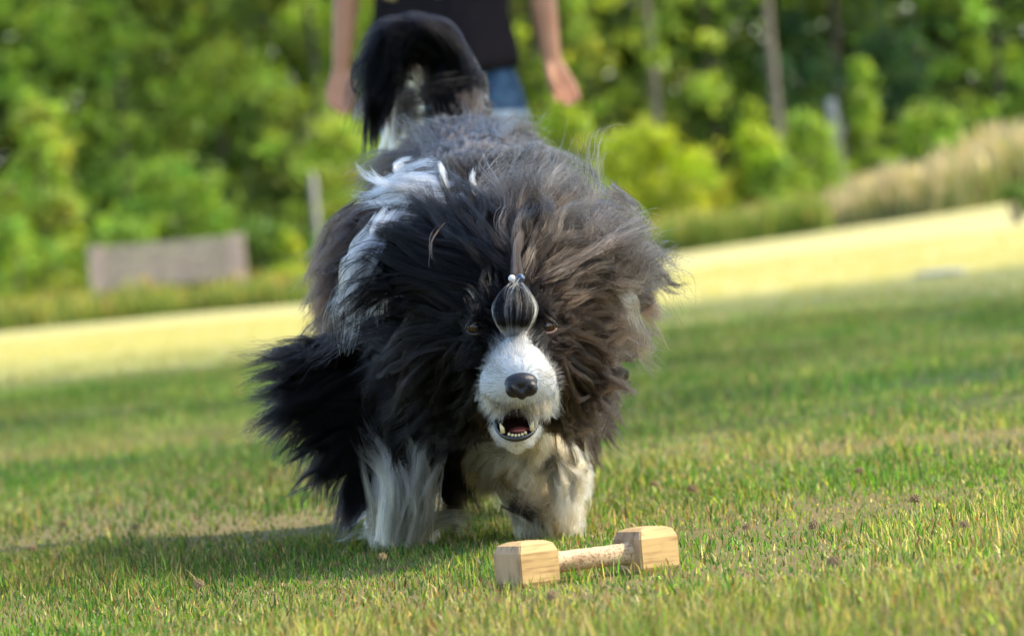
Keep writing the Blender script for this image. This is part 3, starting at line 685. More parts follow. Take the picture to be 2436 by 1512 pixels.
# ------------------------------------------------------------------ dog
def hair_material(name='dog_hair', rough=.24):
    m = mat(name); nt = m.node_tree; out = nt.nodes['Material Output']; nt.nodes.remove(nt.nodes['Principled BSDF'])
    at = N(m, 'ShaderNodeAttribute', attribute_name='col')
    h = N(m, 'ShaderNodeBsdfHairPrincipled'); h.model = 'CHIANG'; h.parametrization = 'COLOR'
    h.inputs['Roughness'].default_value = rough; h.inputs['Radial Roughness'].default_value = .30; h.inputs['IOR'].default_value = 1.22
    h.inputs['Random Roughness'].default_value = .3; h.inputs['Coat'].default_value = 0.0
    nt.links.new(at.outputs['Color'], h.inputs['Color']); nt.links.new(h.outputs[0], out.inputs['Surface']); return m
hair_m = hair_material()
def attr_mat(name, rough=.8, spec=.2):
    m = mat(name); nt = m.node_tree; b = nt.nodes['Principled BSDF']; b.inputs['Roughness'].default_value = rough; b.inputs['Specular IOR Level'].default_value = spec
    at = N(m, 'ShaderNodeAttribute', attribute_name='col'); nt.links.new(at.outputs['Color'], b.inputs['Base Color']); return m

class Fur:
    """collects strands (n,K,3) with colours and radii, then links them as one curves object"""
    def __init__(s): s.p = []; s.c = []; s.r = []
    def add(s, pos, col, rad): s.p.append(pos.astype(np.float32)); s.c.append(col.astype(np.float32)); s.r.append(rad.astype(np.float32))
    def build(s, name, parent):
        hc = bpy.data.hair_curves.new(name)
        sizes = np.concatenate([np.full(len(a), a.shape[1], np.int32) for a in s.p])
        hc.add_curves(sizes.tolist())
        pos = np.concatenate([a.reshape(-1, 3) for a in s.p]) - DO.astype(np.float32); rad = np.concatenate([a.ravel() for a in s.r]); col = np.concatenate([a.reshape(-1, 3) for a in s.c])
        hc.attributes['position'].data.foreach_set('vector', pos.ravel())
        ra = hc.attributes.get('radius') or hc.attributes.new('radius', 'FLOAT', 'POINT'); ra.data.foreach_set('value', rad)
        ca = hc.attributes.new('col', 'FLOAT_COLOR', 'POINT'); cc = np.ones((len(col), 4), np.float32); cc[:, :3] = col; ca.data.foreach_set('color', cc.ravel())
        hc.materials.append(hair_m); o = bpy.data.objects.new(name, hc); link(o, parent); return o

hr = np.random.default_rng(21)
def resample(a, K):
    """catmull-rom through control points, (..., k, 3) -> (..., K, 3)"""
    a = np.asarray(a, float); k = a.shape[-2]
    ext = np.concatenate([2 * a[..., :1, :] - a[..., 1:2, :], a, 2 * a[..., -1:, :] - a[..., -2:-1, :]], -2)
    t = np.linspace(0, k - 1 - 1e-9, K); i = t.astype(int); u = (t - i)[:, None]
    p0, p1, p2, p3 = (ext[..., i + q, :] for q in range(4))
    return .5 * (2 * p1 + (p2 - p0) * u + (2 * p0 - 5 * p1 + 4 * p2 - p3) * u ** 2 + (3 * p1 - p0 - 3 * p2 + p3) * u ** 3)
def strands(fur, G, n, wr, wt, colA, colB, rad=.00027, wave=0.0, freq=2.0, fray=.01, lmin=.6, colvar=.25, K=11, tipcol=None, tipstart=.35, minrad=.25, bulge=0.0):
    """n strands about each guide lock G (L,k,3); wr/wt lock radius at root and tip"""
    G = resample(G, K); L = len(G); T = np.linspace(0, 1, K)
    fray = fray * .62; wt = np.asarray(wt) * .62
    wr = np.broadcast_to(wr, (L,)); wt = np.broadcast_to(wt, (L,))
    # the whole lock waves
    seglen = np.linalg.norm(np.diff(G, axis=1), axis=2).sum(1)
    def perp():
        d = hr.normal(size=(L, 3)); ax = G[:, -1] - G[:, 0]; ax /= np.linalg.norm(ax, axis=1, keepdims=True) + 1e-9; d -= ax * (d * ax).sum(1, keepdims=True); return d / (np.linalg.norm(d, axis=1, keepdims=True) + 1e-9)
    if wave:
        for mlt, am in ((1, 1), (2.3, .4)):
            ph = hr.uniform(0, 6.28, (L, 1)); f = freq * mlt * hr.uniform(.6, 1.3, (L, 1))
            G = G + perp()[:, None, :] * (np.sin(f * 6.28 * T[None] + ph) - np.sin(ph))[..., None] * (wave * am * seglen[:, None] * T[None] ** .7)[..., None] * .5
    o = hr.normal(size=(L, n, 3)); o /= np.linalg.norm(o, axis=2, keepdims=True); o *= hr.random((L, n, 1)) ** .4
    w = wr[:, None] * (1 - T) + wt[:, None] * T + bulge * np.sin(np.pi * T)
    Ls = hr.uniform(lmin, 1, (L, n)); t = Ls[..., None] * T        # own length
    ti = t * (K - 1); i = np.clip(ti.astype(int), 0, K - 2); u = (ti - i)[..., None]
    li = np.arange(L)[:, None, None]
    pos = G[li, i] * (1 - u) + G[li, i + 1] * u
    ww = w[li, i] * (1 - u[..., 0]) + w[li, i + 1] * u[..., 0]
    pos = pos + o[:, :, None, :] * ww[..., None]
    fr = hr.normal(size=(L, n, 1, 3)); pos = pos + fr * (fray * seglen[:, None, None] * t ** 2)[..., None]
    ph = hr.uniform(0, 6.28, (L, n, 1)); fq = hr.uniform(1.0, 3.0, (L, n, 1)); d2 = hr.normal(size=(L, n, 1, 3))
    pos = pos + d2 * (np.sin(fq * 6.28 * t + ph) * t * fray * .35 * seglen[:, None, None])[..., None]
    cA = np.broadcast_to(np.asarray(colA, float), (L, 3)); cB = np.broadcast_to(np.asarray(colB if colB is not None else colA, float), (L, 3))
    q = np.clip(hr.random((L, n, 1)) * .35 + hr.random((L, 1, 1)) ** 1.6 * .9 - .1, 0, 1)
    c = cA[:, None] * (1 - q) + cB[:, None] * q
    c = c * np.exp(hr.normal(0, colvar, (L, n, 1)) + hr.normal(0, colvar * .6, (L, 1, 1)))
    c = np.repeat(c[:, :, None, :], K, 2)
    if tipcol is not None:
        tc = np.broadcast_to(np.asarray(tipcol, float), (L, 3)); k = smooth(tipstart, 1, T)[None, None, :, None]; c = c * (1 - k) + tc[:, None, None] * k
    R = rad * hr.uniform(.75, 1.25, (L, n, 1)) * (1 - (1 - minrad) * T ** 1.6)
    fur.add(pos.reshape(L * n, K, 3), np.clip(c, .0006, .92).reshape(L * n, K, 3), R.reshape(L * n, K))
def sheet(fur, rows, nl, n, D=None, jit=10, dj=.015, wr=.006, wt=.002, tipj=1.6, push=.016, wave=.05, freq=1.5, **kw):
    """a sheet of locks between hand laid guide rows given in photo px and depth"""
    R = []
    for r in rows:
        r = [(*q, D) if len(q) == 2 else q for q in r]; R.append(resample(PA(r), 7))
    R = np.array(R); ns = max(1, nl // 5); sid = hr.integers(0, ns, nl)
    vs = hr.uniform(0, len(R) - 1 - 1e-6, ns) if len(R) > 1 else np.zeros(ns)
    T = np.linspace(0, 1, 7)[None, :, None]; px = jit * .0005
    def at(v):
        v = np.clip(v, 0, max(0, len(R) - 1 - 1e-6)); i = v.astype(int); u = (v - i)[:, None, None]; return R[i] * (1 - u) + R[np.minimum(i + 1, len(R) - 1)] * u
    j2 = hr.normal(size=(ns, 1, 3)) * np.array([px, dj, px]) * tipj
    GS = at(vs) + j2 * T ** 1.2                                        # big locks
    sl = np.linalg.norm(np.diff(GS, axis=1), axis=2).sum(1)[:, None, None]
    for mlt, am in ((1, 1), (2.1, .45)):
        ph = hr.uniform(0, 6.28, (ns, 1, 1)); f_ = freq * mlt * hr.uniform(.6, 1.2, (ns, 1, 1)); dd_ = hr.normal(size=(ns, 1, 3)) * np.array([1, .6, 1]); dd_ /= np.linalg.norm(dd_, axis=2, keepdims=True)
        GS = GS + dd_ * (np.sin(f_ * 6.28 * T + ph) - np.sin(ph)) * (wave * am * .55 * sl * T ** .7)
    v = vs[sid] + hr.normal(0, .16, nl)
    own = at(v) + hr.normal(size=(nl, 1, 3)) * np.array([px, dj, px])   # each small lock starts on its own and is drawn into the big one
    off = own - at(vs[sid]); kf = (1 - T) ** 1.0 * .9 + .14
    G = GS[sid] + off * kf + hr.normal(size=(nl, 1, 3)) * np.array([px, dj * .6, px]) * .35 * T
    kw['wave'] = wave * .35; kw['freq'] = freq
    ls = hr.uniform(.75, 1.08, (nl, 1, 1)); G = G[:, :1] + (G - G[:, :1]) * ls
    if push:
        lay = hr.uniform(0, 1, nl)
        for k in range(1, 7):
            x = G[:, k]; dd, ii = sdf(x, True); need = .004 + push * lay * min(1, k / 3)
            a, b = PAa[ii], PBb[ii]; ab = b - a; tt = np.clip(((x - a) * ab).sum(1) / (ab * ab).sum(1), 0, 1)[:, None]; g = x - (a + ab * tt); g /= np.linalg.norm(g, axis=1, keepdims=True) + 1e-9
            mv = np.clip(need - dd, 0, .06)[:, None]; G[:, k] = x + (g * .5 + np.array([0, -.6, 0])) * mv
    strands(fur, G, n, wr * hr.uniform(.6, 1.3, nl), wt * hr.uniform(.5, 1.5, nl), **kw)

BLK = (.0012, .0010, .0012); BLK2 = (.0045, .0036, .0034); BRN = (.008, .0046, .0033); BRN2 = (.028, .0165, .011); GRY = (.014, .0105, .0095); GRY2 = (.046, .037, .032)
TAN = (.068, .053, .040); CRM = (.48, .35, .19); CRM2 = (.58, .48, .31); WHT = (.58, .60, .60); WHT2 = (.72, .73, .72)

dog = empty('dog', (float(P(1150, 900, 6.9)[0]), 6.9, 0)); DO = np.array(dog.location)
def prims():
    q = []
    def C(a, b, ra, rb, z): q.append((np.array(a, float), np.array(b, float), ra, rb, z))
    p = P
    C(p(1222, 745, 6.40), p(1222, 775, 6.34), .062, .052, 'head')                 # skull
    C(p(1175, 770, 6.36), p(1275, 768, 6.36), .034, .034, 'head')                 # cheek line at eye level
    C(p(1225, 800, 6.33), p(1238, 898, 6.235), .030, .034, 'muzzle')
    C(p(1196, 915, 6.25), p(1276, 913, 6.25), .0285, .0285, 'muzzle')               # flews
    C(p(1195, 985, 6.40), p(1204, 1022, 6.27), .018, .0135, 'jaw'); C(p(1262, 985, 6.40), p(1250, 1022, 6.27), .018, .0135, 'jaw')
    C(p(1227, 1042, 6.36), p(1228, 1044, 6.26), .012, .010, 'jaw')
    C(p(1130, 850, 6.46), p(1100, 930, 6.52), .055, .045, 'cheek'); C(p(1320, 830, 6.46), p(1345, 910, 6.52), .050, .035, 'cheek')
    C(p(1215, 740, 6.46), p(1180, 640, 6.72), .085, .115, 'neck')
    C(p(1090, 740, 6.66), p(1300, 700, 6.66), .095, .095, 'neck')
    C(p(1120, 700, 6.72), p(1150, 900, 6.80), .125, .085, 'chest')
    C(p(1010, 830, 6.74), p(960, 930, 6.76), .070, .050, 'lshoulder'); C(p(1310, 820, 6.78), p(1330, 940, 6.84), .062, .045, 'rshoulder')
    C(p(1150, 660, 6.90), p(1125, 520, 7.42), .135, .125, 'barrel')
    C(p(1165, 760, 6.95), p(1150, 730, 7.40), .125, .11, 'barrel')
    C(p(1010, 620, 7.05), p(1300, 620, 7.05), .085, .085, 'barrel')
    # legs
    C(p(960, 930, 6.76), p(945, 1090, 6.80), .046, .033, 'lleg'); C(p(945, 1090, 6.80), p(955, 1235, 6.75), .031, .026, 'lleg'); C(p(955, 1245, 6.76), p(960, 1262, 6.70), .034, .034, 'lpaw')
    C(p(1325, 940, 6.84), p(1300, 1050, 6.86), .040, .034, 'rleg'); C(p(1300, 1050, 6.86), p(1235, 1110, 6.66), .034, .028, 'rleg')
    C(p(1235, 1110, 6.66), p(1290, 1195, 6.70), .029, .025, 'rleg'); C(p(1292, 1205, 6.69), p(1318, 1222, 6.63), .031, .030, 'rpaw')
    C(p(1250, 620, 7.35), p(1330, 850, 7.25), .085, .055, 'hind'); C(p(1330, 850, 7.25), p(1350, 1040, 7.48), .042, .026, 'hind'); C(p(1350, 1040, 7.48), p(1356, 1130, 7.38), .022, .018, 'hindpaw'); C(p(1358, 1134, 7.38), p(1356, 1142, 7.33), .022, .022, 'hindpaw')
    C(p(1020, 620, 7.35), p(985, 850, 7.30), .085, .055, 'hind'); C(p(985, 850, 7.30), p(1000, 1060, 7.60), .048, .028, 'hind'); C(p(1000, 1060, 7.60), p(995, 1190, 7.52), .026, .024, 'hindpaw'); C(p(995, 1196, 7.52), p(992, 1200, 7.46), .030, .028, 'hindpaw')
    tl = [p(1112, 400, 7.52), p(1112, 290, 7.62), p(1110, 190, 7.70), p(1060, 115, 7.74), p(985, 110, 7.74), p(925, 165, 7.70), p(905, 240, 7.66)]
    rr = [.032, .026, .018, .015, .013, .011, .008]
    for a, b, x, y in zip(tl[:-1], tl[1:], rr[:-1], rr[1:]): C(a, b, x, y, 'tail')
    return q
PR = prims()
PAa = np.array([q[0] for q in PR]); PBb = np.array([q[1] for q in PR]); PRa = np.array([q[2] for q in PR]); PRb = np.array([q[3] for q in PR]); PZ = np.array([q[4] for q in PR])
def sdf(x, want=False):
    """distance to the body; x (n,3)"""
    ab = PBb - PAa; t = np.clip(((x[:, None] - PAa) * ab).sum(-1) / (ab * ab).sum(-1), 0, 1)
    d = np.linalg.norm(x[:, None] - (PAa + ab * t[..., None]), axis=-1) - (PRa + (PRb - PRa) * t); i = d.argmin(1)
    return (d.min(1), i) if want else d.min(1)

def in_poly(px, py, poly):
    poly = np.array(poly, float); n = len(poly); ins = np.zeros(px.shape, bool); j = n - 1
    for i in range(n):
        xi, yi = poly[i]; xj, yj = poly[j]; c = ((yi > py) != (yj > py)) & (px < (xj - xi) * (py - yi) / (yj - yi + 1e-9) + xi); ins ^= c; j = i
    return ins
BLAZE = [(1214, 770), (1242, 770), (1262, 812), (1300, 850), (1322, 890), (1332, 940), (1320, 985), (1150, 990), (1136, 935), (1146, 875), (1175, 830), (1200, 805)]
def coat_color(x, zone):
    """root colour of the coat by place on the body"""
    s = project(x); px, py, d = s[:, 0], s[:, 1], s[:, 2]; n = len(x)
    c = np.tile(np.array(BLK), (n, 1)); c2 = np.tile(np.array(BLK2), (n, 1))
    def setc(mask, a, b): c[mask] = a; c2[mask] = b
    setc((zone == 'barrel') | (zone == 'hind'), BRN, BRN2)
    w = smooth(620, 380, py) * np.isin(zone, ['barrel', 'hind', 'tail']); c[:] = c * (1 - w[:, None]) + np.array(GRY) * .8 * w[:, None]; c2[:] = c2 * (1 - w[:, None]) + np.array(GRY2) * w[:, None]
    setc((zone == 'lpaw') | ((zone == 'lleg') & (px > 890) & (px < 1060) & (py > 1090)), CRM2, WHT)
    setc(np.isin(zone, ['rleg', 'rpaw', 'hindpaw']), CRM, CRM2)
    setc(np.isin(zone, ['muzzle', 'head']) & in_poly(px, py, BLAZE) & (d < 6.42), WHT, WHT2)
    setc((zone == 'jaw') & (py > 1010), WHT, CRM2); setc((zone == 'jaw') & (np.hypot((px - 1226) / 44, (py - 1003) / 36) < 1), (.02, .006, .005), (.02, .006, .005))
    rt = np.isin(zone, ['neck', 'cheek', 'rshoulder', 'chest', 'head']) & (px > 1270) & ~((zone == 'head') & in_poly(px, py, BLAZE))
    c[rt] = np.array(BLK2); c2[rt] = np.array(BRN) * 1.3  # right side browner: sunlight painted into the coat colour
    return c, c2

def dog_body():
    mb = MB()
    for a, b, ra, rb, z in PR: mb.capsule(a - DO, b - DO, ra, rb, 20)
    o = mb.build('dog_body', None, dog, remesh=.0065, sm_it=6); me = o.data
    nv = len(me.vertices); co = np.empty(nv * 3, np.float32); me.vertices.foreach_get('co', co); co = co.reshape(-1, 3) + DO
    zone = PZ[sdf(co, True)[1]]; c, c2 = coat_color(co, zone); a = me.color_attributes.new('col', 'FLOAT_COLOR', 'POINT'); cc = np.ones((nv, 4), np.float32); cc[:, :3] = c * .8; a.data.foreach_set('color', cc.ravel())
    me.materials.clear(); me.materials.append(attr_mat('undercoat', .9, .1)); return o
body = dog_body()

def sample_surface(o, n):
    me = o.data; me.calc_loop_triangles(); nt = len(me.loop_triangles); tri = np.empty(nt * 3, np.int32); me.loop_triangles.foreach_get('vertices', tri); tri = tri.reshape(-1, 3)
    co = np.empty(len(me.vertices) * 3, np.float32); me.vertices.foreach_get('co', co); co = co.reshape(-1, 3).astype(float) + DO
    a, b, c = co[tri[:, 0]], co[tri[:, 1]], co[tri[:, 2]]; nn = np.cross(b - a, c - a); ar = np.linalg.norm(nn, axis=1); k = hr.choice(nt, n, p=ar / ar.sum())
    u = hr.random((n, 1)); v = hr.random((n, 1)); f = u + v > 1; u = np.where(f, 1 - u, u); v = np.where(f, 1 - v, v)
    return a[k] + (b[k] - a[k]) * u + (c[k] - a[k]) * v, nn[k] / (ar[k, None] + 1e-12)

def auto_coat(fur):
    """the whole coat grown from the skin, combed zone by zone"""
    X, Nn = sample_surface(body, 16000); zone = PZ[sdf(X, True)[1]]; s = project(X); px, py, d = s[:, 0], s[:, 1], s[:, 2]
    fc = P(1222, 790, 6.3); up = np.array([0, 0, 1.0]); n = len(X)
    comb = np.tile([0, .6, -.5], (n, 1)).astype(float); ln = np.full(n, .06); grav = np.full(n, .5); cnt = np.full(n, 1)
    radial = X - fc; radial[:, 1] = 0; radial /= np.linalg.norm(radial, axis=1, keepdims=True) + 1e-9
    z = lambda *a: np.isin(zone, a)
    m_ = z('head'); comb[m_] = radial[m_] * .9 + [0, .75, .05]; ln[m_] = .032; grav[m_] = .10
    m_ = z('cheek'); comb[m_] = radial[m_] * .9 + [0, .55, -.3]; ln[m_] = .03; grav[m_] = .4
    m_ = z('neck'); comb[m_] = radial[m_] * .9 + [0, .6, .25]; ln[m_] = .040; grav[m_] = .45
    m_ = z('chest', 'lshoulder', 'rshoulder'); comb[m_] = radial[m_] * .5 + [0, .35, -.6]; ln[m_] = .06; grav[m_] = .6
    m_ = z('barrel'); comb[m_] = Nn[m_] * .1 + [0, .7, -.45]; ln[m_] = .060; grav[m_] = .45
    m_ = z('barrel') & (py < 480); ln[m_] = .046; comb[m_] = Nn[m_] * .02 + [0, .8, -.15] + hr.normal(0, .13, (m_.sum(), 3))
    m_ = z('hind'); comb[m_] = [0, .4, -.8]; ln[m_] = .06
    m_ = z('hindpaw'); comb[m_] = [0, .25, -.9]; ln[m_] = .018
    m_ = z('lleg'); comb[m_] = [-.55, .25, -.6]; ln[m_] = .06
    m_ = z('lpaw'); comb[m_] = [0, -.05, -.6]; ln[m_] = .014
    m_ = z('rleg', 'rpaw'); comb[m_] = [.1, .2, -.9]; ln[m_] = .045
    m_ = z('rpaw'); ln[m_] = .028
    m_ = z('tail'); comb[m_] = [-.3, .2, -.7]; ln[m_] = .05; m_ = z('tail') & (py > 200) & (px > 1040); ln[m_] = .022
    fd = np.hypot(px - 1222, py - 850); near = z('head', 'muzzle') & (d < 6.40)
    eye = np.minimum(np.hypot(px - 1135, py - 776), np.hypot(px - 1297, py - 774)); ln = np.where(z('head', 'cheek') & (d < 6.43), np.minimum(ln, .010 + .0005 * np.clip(eye - 20, 0, 200)), ln)
    keep = ~((eye < 30) & (d < 6.45)) & ~z('muzzle', 'jaw') & ~(z('head') & in_poly(px, py, BLAZE) & (d < 6.40))
    X, Nn, comb, ln, grav, zone, px, py = (a[keep] for a in (X, Nn, comb, ln, grav, zone, px, py)); n = len(X)
    ln = ln * hr.uniform(.7, 1.3, n)
    dv = Nn * .32 + comb + hr.normal(0, .09, (n, 3)); dv /= np.linalg.norm(dv, axis=1, keepdims=True)
    ph = hr.uniform(0, 6.28, (n, 3)); G = [X - Nn * .002]; x = X.copy(); K = 9
    for k in range(1, K):
        t = k / (K - 1); st = ln / (K - 1)
        nz = np.stack([np.sin(X[:, 1] * 40 + X[:, 2] * 60 + t * 4), np.sin(X[:, 0] * 70 + t * 3 + 1), np.sin(X[:, 0] * 50 + X[:, 2] * 45 + t * 4.5)], -1)
        dv = dv + comb * .10 - up * (grav * .13)[:, None] + nz * .09 + np.sin(ph + t * 5) * .035; dv /= np.linalg.norm(dv, axis=1, keepdims=True)
        x = x + dv * st[:, None]; dd, ii = sdf(x, True); push = np.clip(.004 + .006 * t - dd, 0, .02)
        a, b = PAa[ii], PBb[ii]; ab = b - a; tt = np.clip(((x - a) * ab).sum(1) / (ab * ab).sum(1), 0, 1)[:, None]; g = x - (a + ab * tt); g /= np.linalg.norm(g, axis=1, keepdims=True) + 1e-9
        x = x + g * push[:, None]; G.append(x.copy())
    G = np.stack(G, 1); c, c2 = coat_color(X, zone)
    from mathutils.kdtree import KDTree
    m_c = n // 7; cen = hr.choice(n, m_c, replace=False); kd = KDTree(m_c)
    for q, w_ in enumerate(cen): kd.insert(X[w_], q)
    kd.balance(); near_ = np.array([cen[kd.find(x_)[1]] for x_ in X]); Tt = np.linspace(0, 1, K)[None, :, None]
    ok_ = (np.linalg.norm(X - X[near_], axis=1) < .03)[:, None, None]
    G = np.where(ok_, G + (G[near_] - G) * (Tt ** 1.3 * np.where((zone == 'barrel') & (py < 480), .3, .62)[:, None, None]), G)
    tip = c2 * 1.25
    short = ln < .03
    for msk, nn, wr in ((short, 15, .004), (~short, 18, .006)):
        strands(fur, G[msk], nn, wr, .0014, c[msk], c2[msk], rad=.00027, wave=.06, fray=.022, tipcol=tip[msk], K=9, lmin=.55)
coat = Fur(); auto_coat(coat)

def face_fur(fur):
    """short dense hair on muzzle, chin and the white blaze"""
    X, Nn = sample_surface(body, 260000); zi = sdf(X, True)[1]; zone = PZ[zi]; s = project(X); px, py, d = s[:, 0], s[:, 1], s[:, 2]
    eye = np.minimum(np.hypot(px - 1135, py - 776), np.hypot(px - 1297, py - 774))
    front = (Nn[:, 1] < .55)
    ms = np.isin(zone, ['muzzle', 'head', 'jaw', 'cheek']) & (d < 6.44) & front & (eye > 20) & (py > 700)
    nose = (np.hypot((px - 1240) / 40, (py - 918) / 31) < 1) & (d < 6.3)
    mouth = (np.hypot((px - 1226) / 50, (py - 1003) / 42) < 1)
    ms &= ~nose & ~mouth
    X, Nn, px, py, zone, d = X[ms], Nn[ms], px[ms], py[ms], zone[ms], d[ms]; n = len(X)
    nc = P(1240, 912, 6.17); rdl = X - nc; rdl -= Nn * (rdl * Nn).sum(1, keepdims=True); rdl /= np.linalg.norm(rdl, axis=1, keepdims=True) + 1e-9
    comb = rdl + np.array([0, .25, 0]); lip = (py > 940) & (zone == 'muzzle'); comb[lip] = np.array([0, -.15, -1]) + rdl[lip] * .5
    jw = zone == 'jaw'; comb[jw] = rdl[jw] * .5 + [0, -.1, -.6]
    inb = in_poly(px + hr.normal(0, 4, n), py + hr.normal(0, 4, n), BLAZE) & np.isin(zone, ['muzzle', 'head'])
    ln = .0125 + .010 * smooth(890, 800, py) + .0015 * smooth(930, 975, py); ln = np.where(zone == 'jaw', .0065, ln); ln *= hr.uniform(.6, 1.35, n)
    c, c2 = coat_color(X, zone); cA = np.where(inb[:, None], np.array((.19, .185, .165)), np.where((jw & (py > 1005))[:, None], np.array(WHT) * .95, np.array(BLK)))
    # tan tinge along the lip and at the right of the nose
    tg = (smooth(935, 985, py) * .75 + .65 * np.exp(-((px - 1310) / 22) ** 2 - ((py - 905) / 35) ** 2) + .6 * np.exp(-((px - 1175) / 20) ** 2 - ((py - 985) / 20) ** 2)) * inb + .4 * jw
    cA = cA * (1 - tg[:, None] * .75) + np.array((.62, .47, .24)) * tg[:, None] * .75 * (cA.max(1, keepdims=True) > .3)
    # brown on the right cheek: sunlight put into the hair colour
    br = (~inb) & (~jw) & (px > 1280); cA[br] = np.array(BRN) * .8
    K = 5; T = np.linspace(0, 1, K)[None, :, None]; dv = Nn * .38 + comb + hr.normal(0, .16, (n, 3)) + .30 * np.stack([np.sin(X[:, 2] * 180 + X[:, 0] * 90), 0 * px, np.sin(X[:, 0] * 210)], -1)
    dv /= np.linalg.norm(dv, axis=1, keepdims=True)
    pos = X[:, None] + dv[:, None] * ln[:, None, None] * T + (comb - Nn * .5)[:, None] * (ln[:, None, None] * .22) * T ** 2
    col = np.repeat((cA * np.exp(hr.normal(0, .16, (n, 1)) + .16 * np.sin(X[:, 2:3] * 260 + X[:, :1] * 330)))[:, None], K, 1)
    fur.add(pos, np.clip(col, .003, .9), .00026 * hr.uniform(.7, 1.3, (n, 1)) * (1 - .7 * T[..., 0] ** 1.5))
face = Fur(); face_fur(face)
for rows in ([[(1160, 930, 6.24), (1150, 955, 6.235), (1144, 975, 6.235)], [(1185, 955, 6.235), (1180, 975, 6.23), (1172, 992, 6.23)], [(1215, 955, 6.23), (1213, 970, 6.225), (1207, 982, 6.225)]],
             [[(1255, 955, 6.23), (1260, 970, 6.225), (1268, 984, 6.225)], [(1285, 950, 6.235), (1294, 968, 6.23), (1302, 985, 6.23)], [(1308, 925, 6.24), (1320, 940, 6.24), (1330, 952, 6.24)]]):
    sheet(face, rows, 60, 12, wave=.05, fray=.10, wr=.004, wt=.0018, jit=8, dj=.003, push=0, rad=.00022, colA=(.42, .32, .17), colB=(.34, .32, .26), colvar=.2)
sheet(face, [[(1185, 1040, 6.25), (1180, 1055, 6.245), (1178, 1062, 6.245)], [(1222, 1048, 6.245), (1222, 1056, 6.24), (1222, 1064, 6.24)], [(1262, 1035, 6.25), (1266, 1045, 6.245), (1269, 1053, 6.245)]], 34, 12, wave=.05, fray=.10, wr=.005, wt=.002, jit=8, dj=.003, push=0, rad=.00022, colA=(.50, .46, .34), colB=(.52, .53, .5), colvar=.2)
sheet(face, [[(1222, 770, 6.27), (1205, 790, 6.265), (1180, 820, 6.27)], [(1224, 790, 6.265), (1222, 815, 6.26), (1215, 845, 6.25)], [(1230, 770, 6.27), (1250, 790, 6.265), (1272, 825, 6.27)]], 40, 12, wave=.06, fray=.10, wr=.004, wt=.002, jit=8, dj=.003, push=0, rad=.00022, colA=(.30, .30, .30), colB=(.42, .43, .43), colvar=.2); face.build('face_hair', body)

# ---- long locks, laid in sheets
S = lambda rows, nl, n, D=None, **k: sheet(coat, rows, nl, n, D, **k)
dk = dict(colA=BLK, colB=BLK2)
# head hair swept back to the left of the picture, long and wavy
S([[(1218, 655, 6.36), (1170, 600, 6.38), (1120, 520, 6.46), (1085, 450, 6.54), (1060, 400, 6.62)], [(1208, 665, 6.36), (1140, 600, 6.38), (1070, 540, 6.45), (1010, 480, 6.53), (950, 455, 6.58)],
   [(1198, 680, 6.36), (1120, 620, 6.38), (1020, 560, 6.44), (940, 530, 6.51), (870, 540, 6.56)], [(1185, 700, 6.36), (1090, 650, 6.38), (990, 610, 6.44), (910, 590, 6.50), (840, 620, 6.54)],
   [(1170, 725, 6.36), (1070, 690, 6.38), (970, 660, 6.44), (890, 660, 6.49), (830, 700, 6.53)], [(1150, 745, 6.36), (1050, 725, 6.39), (960, 715, 6.44), (880, 730, 6.49), (835, 780, 6.53)]],
  210, 34, colA=BLK, colB=BLK2, wave=.11, freq=1.3, fray=.022, wr=.008, wt=.0016, jit=13, dj=.012, push=.022)
S([[(1110, 755, 6.38), (1030, 760, 6.41), (950, 770, 6.46), (890, 810, 6.51), (860, 870, 6.55)], [(1105, 790, 6.39), (1030, 810, 6.42), (960, 840, 6.47), (910, 890, 6.52), (890, 950, 6.56)],
   [(1115, 830, 6.39), (1050, 860, 6.43), (1000, 910, 6.48), (950, 960, 6.53), (925, 1020, 6.57)], [(1130, 870, 6.37), (1085, 920, 6.42), (1050, 970, 6.48), (1010, 1010, 6.53), (975, 1040, 6.57)],
   [(1140, 910, 6.36), (1115, 960, 6.41), (1095, 1000, 6.47), (1070, 1035, 6.52), (1040, 1060, 6.56)], [(1155, 940, 6.36), (1145, 980, 6.40), (1130, 1010, 6.45), (1115, 1035, 6.50), (1095, 1050, 6.54)]],
  170, 32, wave=.15, freq=1.6, fray=.025, wr=.008, wt=.0016, jit=12, push=.014, **dk)
S([[(1120, 800, 6.37), (1060, 850, 6.39), (1040, 920, 6.43), (1070, 980, 6.47)], [(1060, 840, 6.40), (990, 900, 6.43), (960, 960, 6.47), (980, 1020, 6.52)], [(1100, 700, 6.37), (1010, 700, 6.40), (920, 720, 6.46), (850, 690, 6.50)]],
  26, 16, wave=.14, freq=1.2, fray=.02, wr=.005, wt=.0014, jit=26, colA=BLK2, colB=(.02, .016, .018))
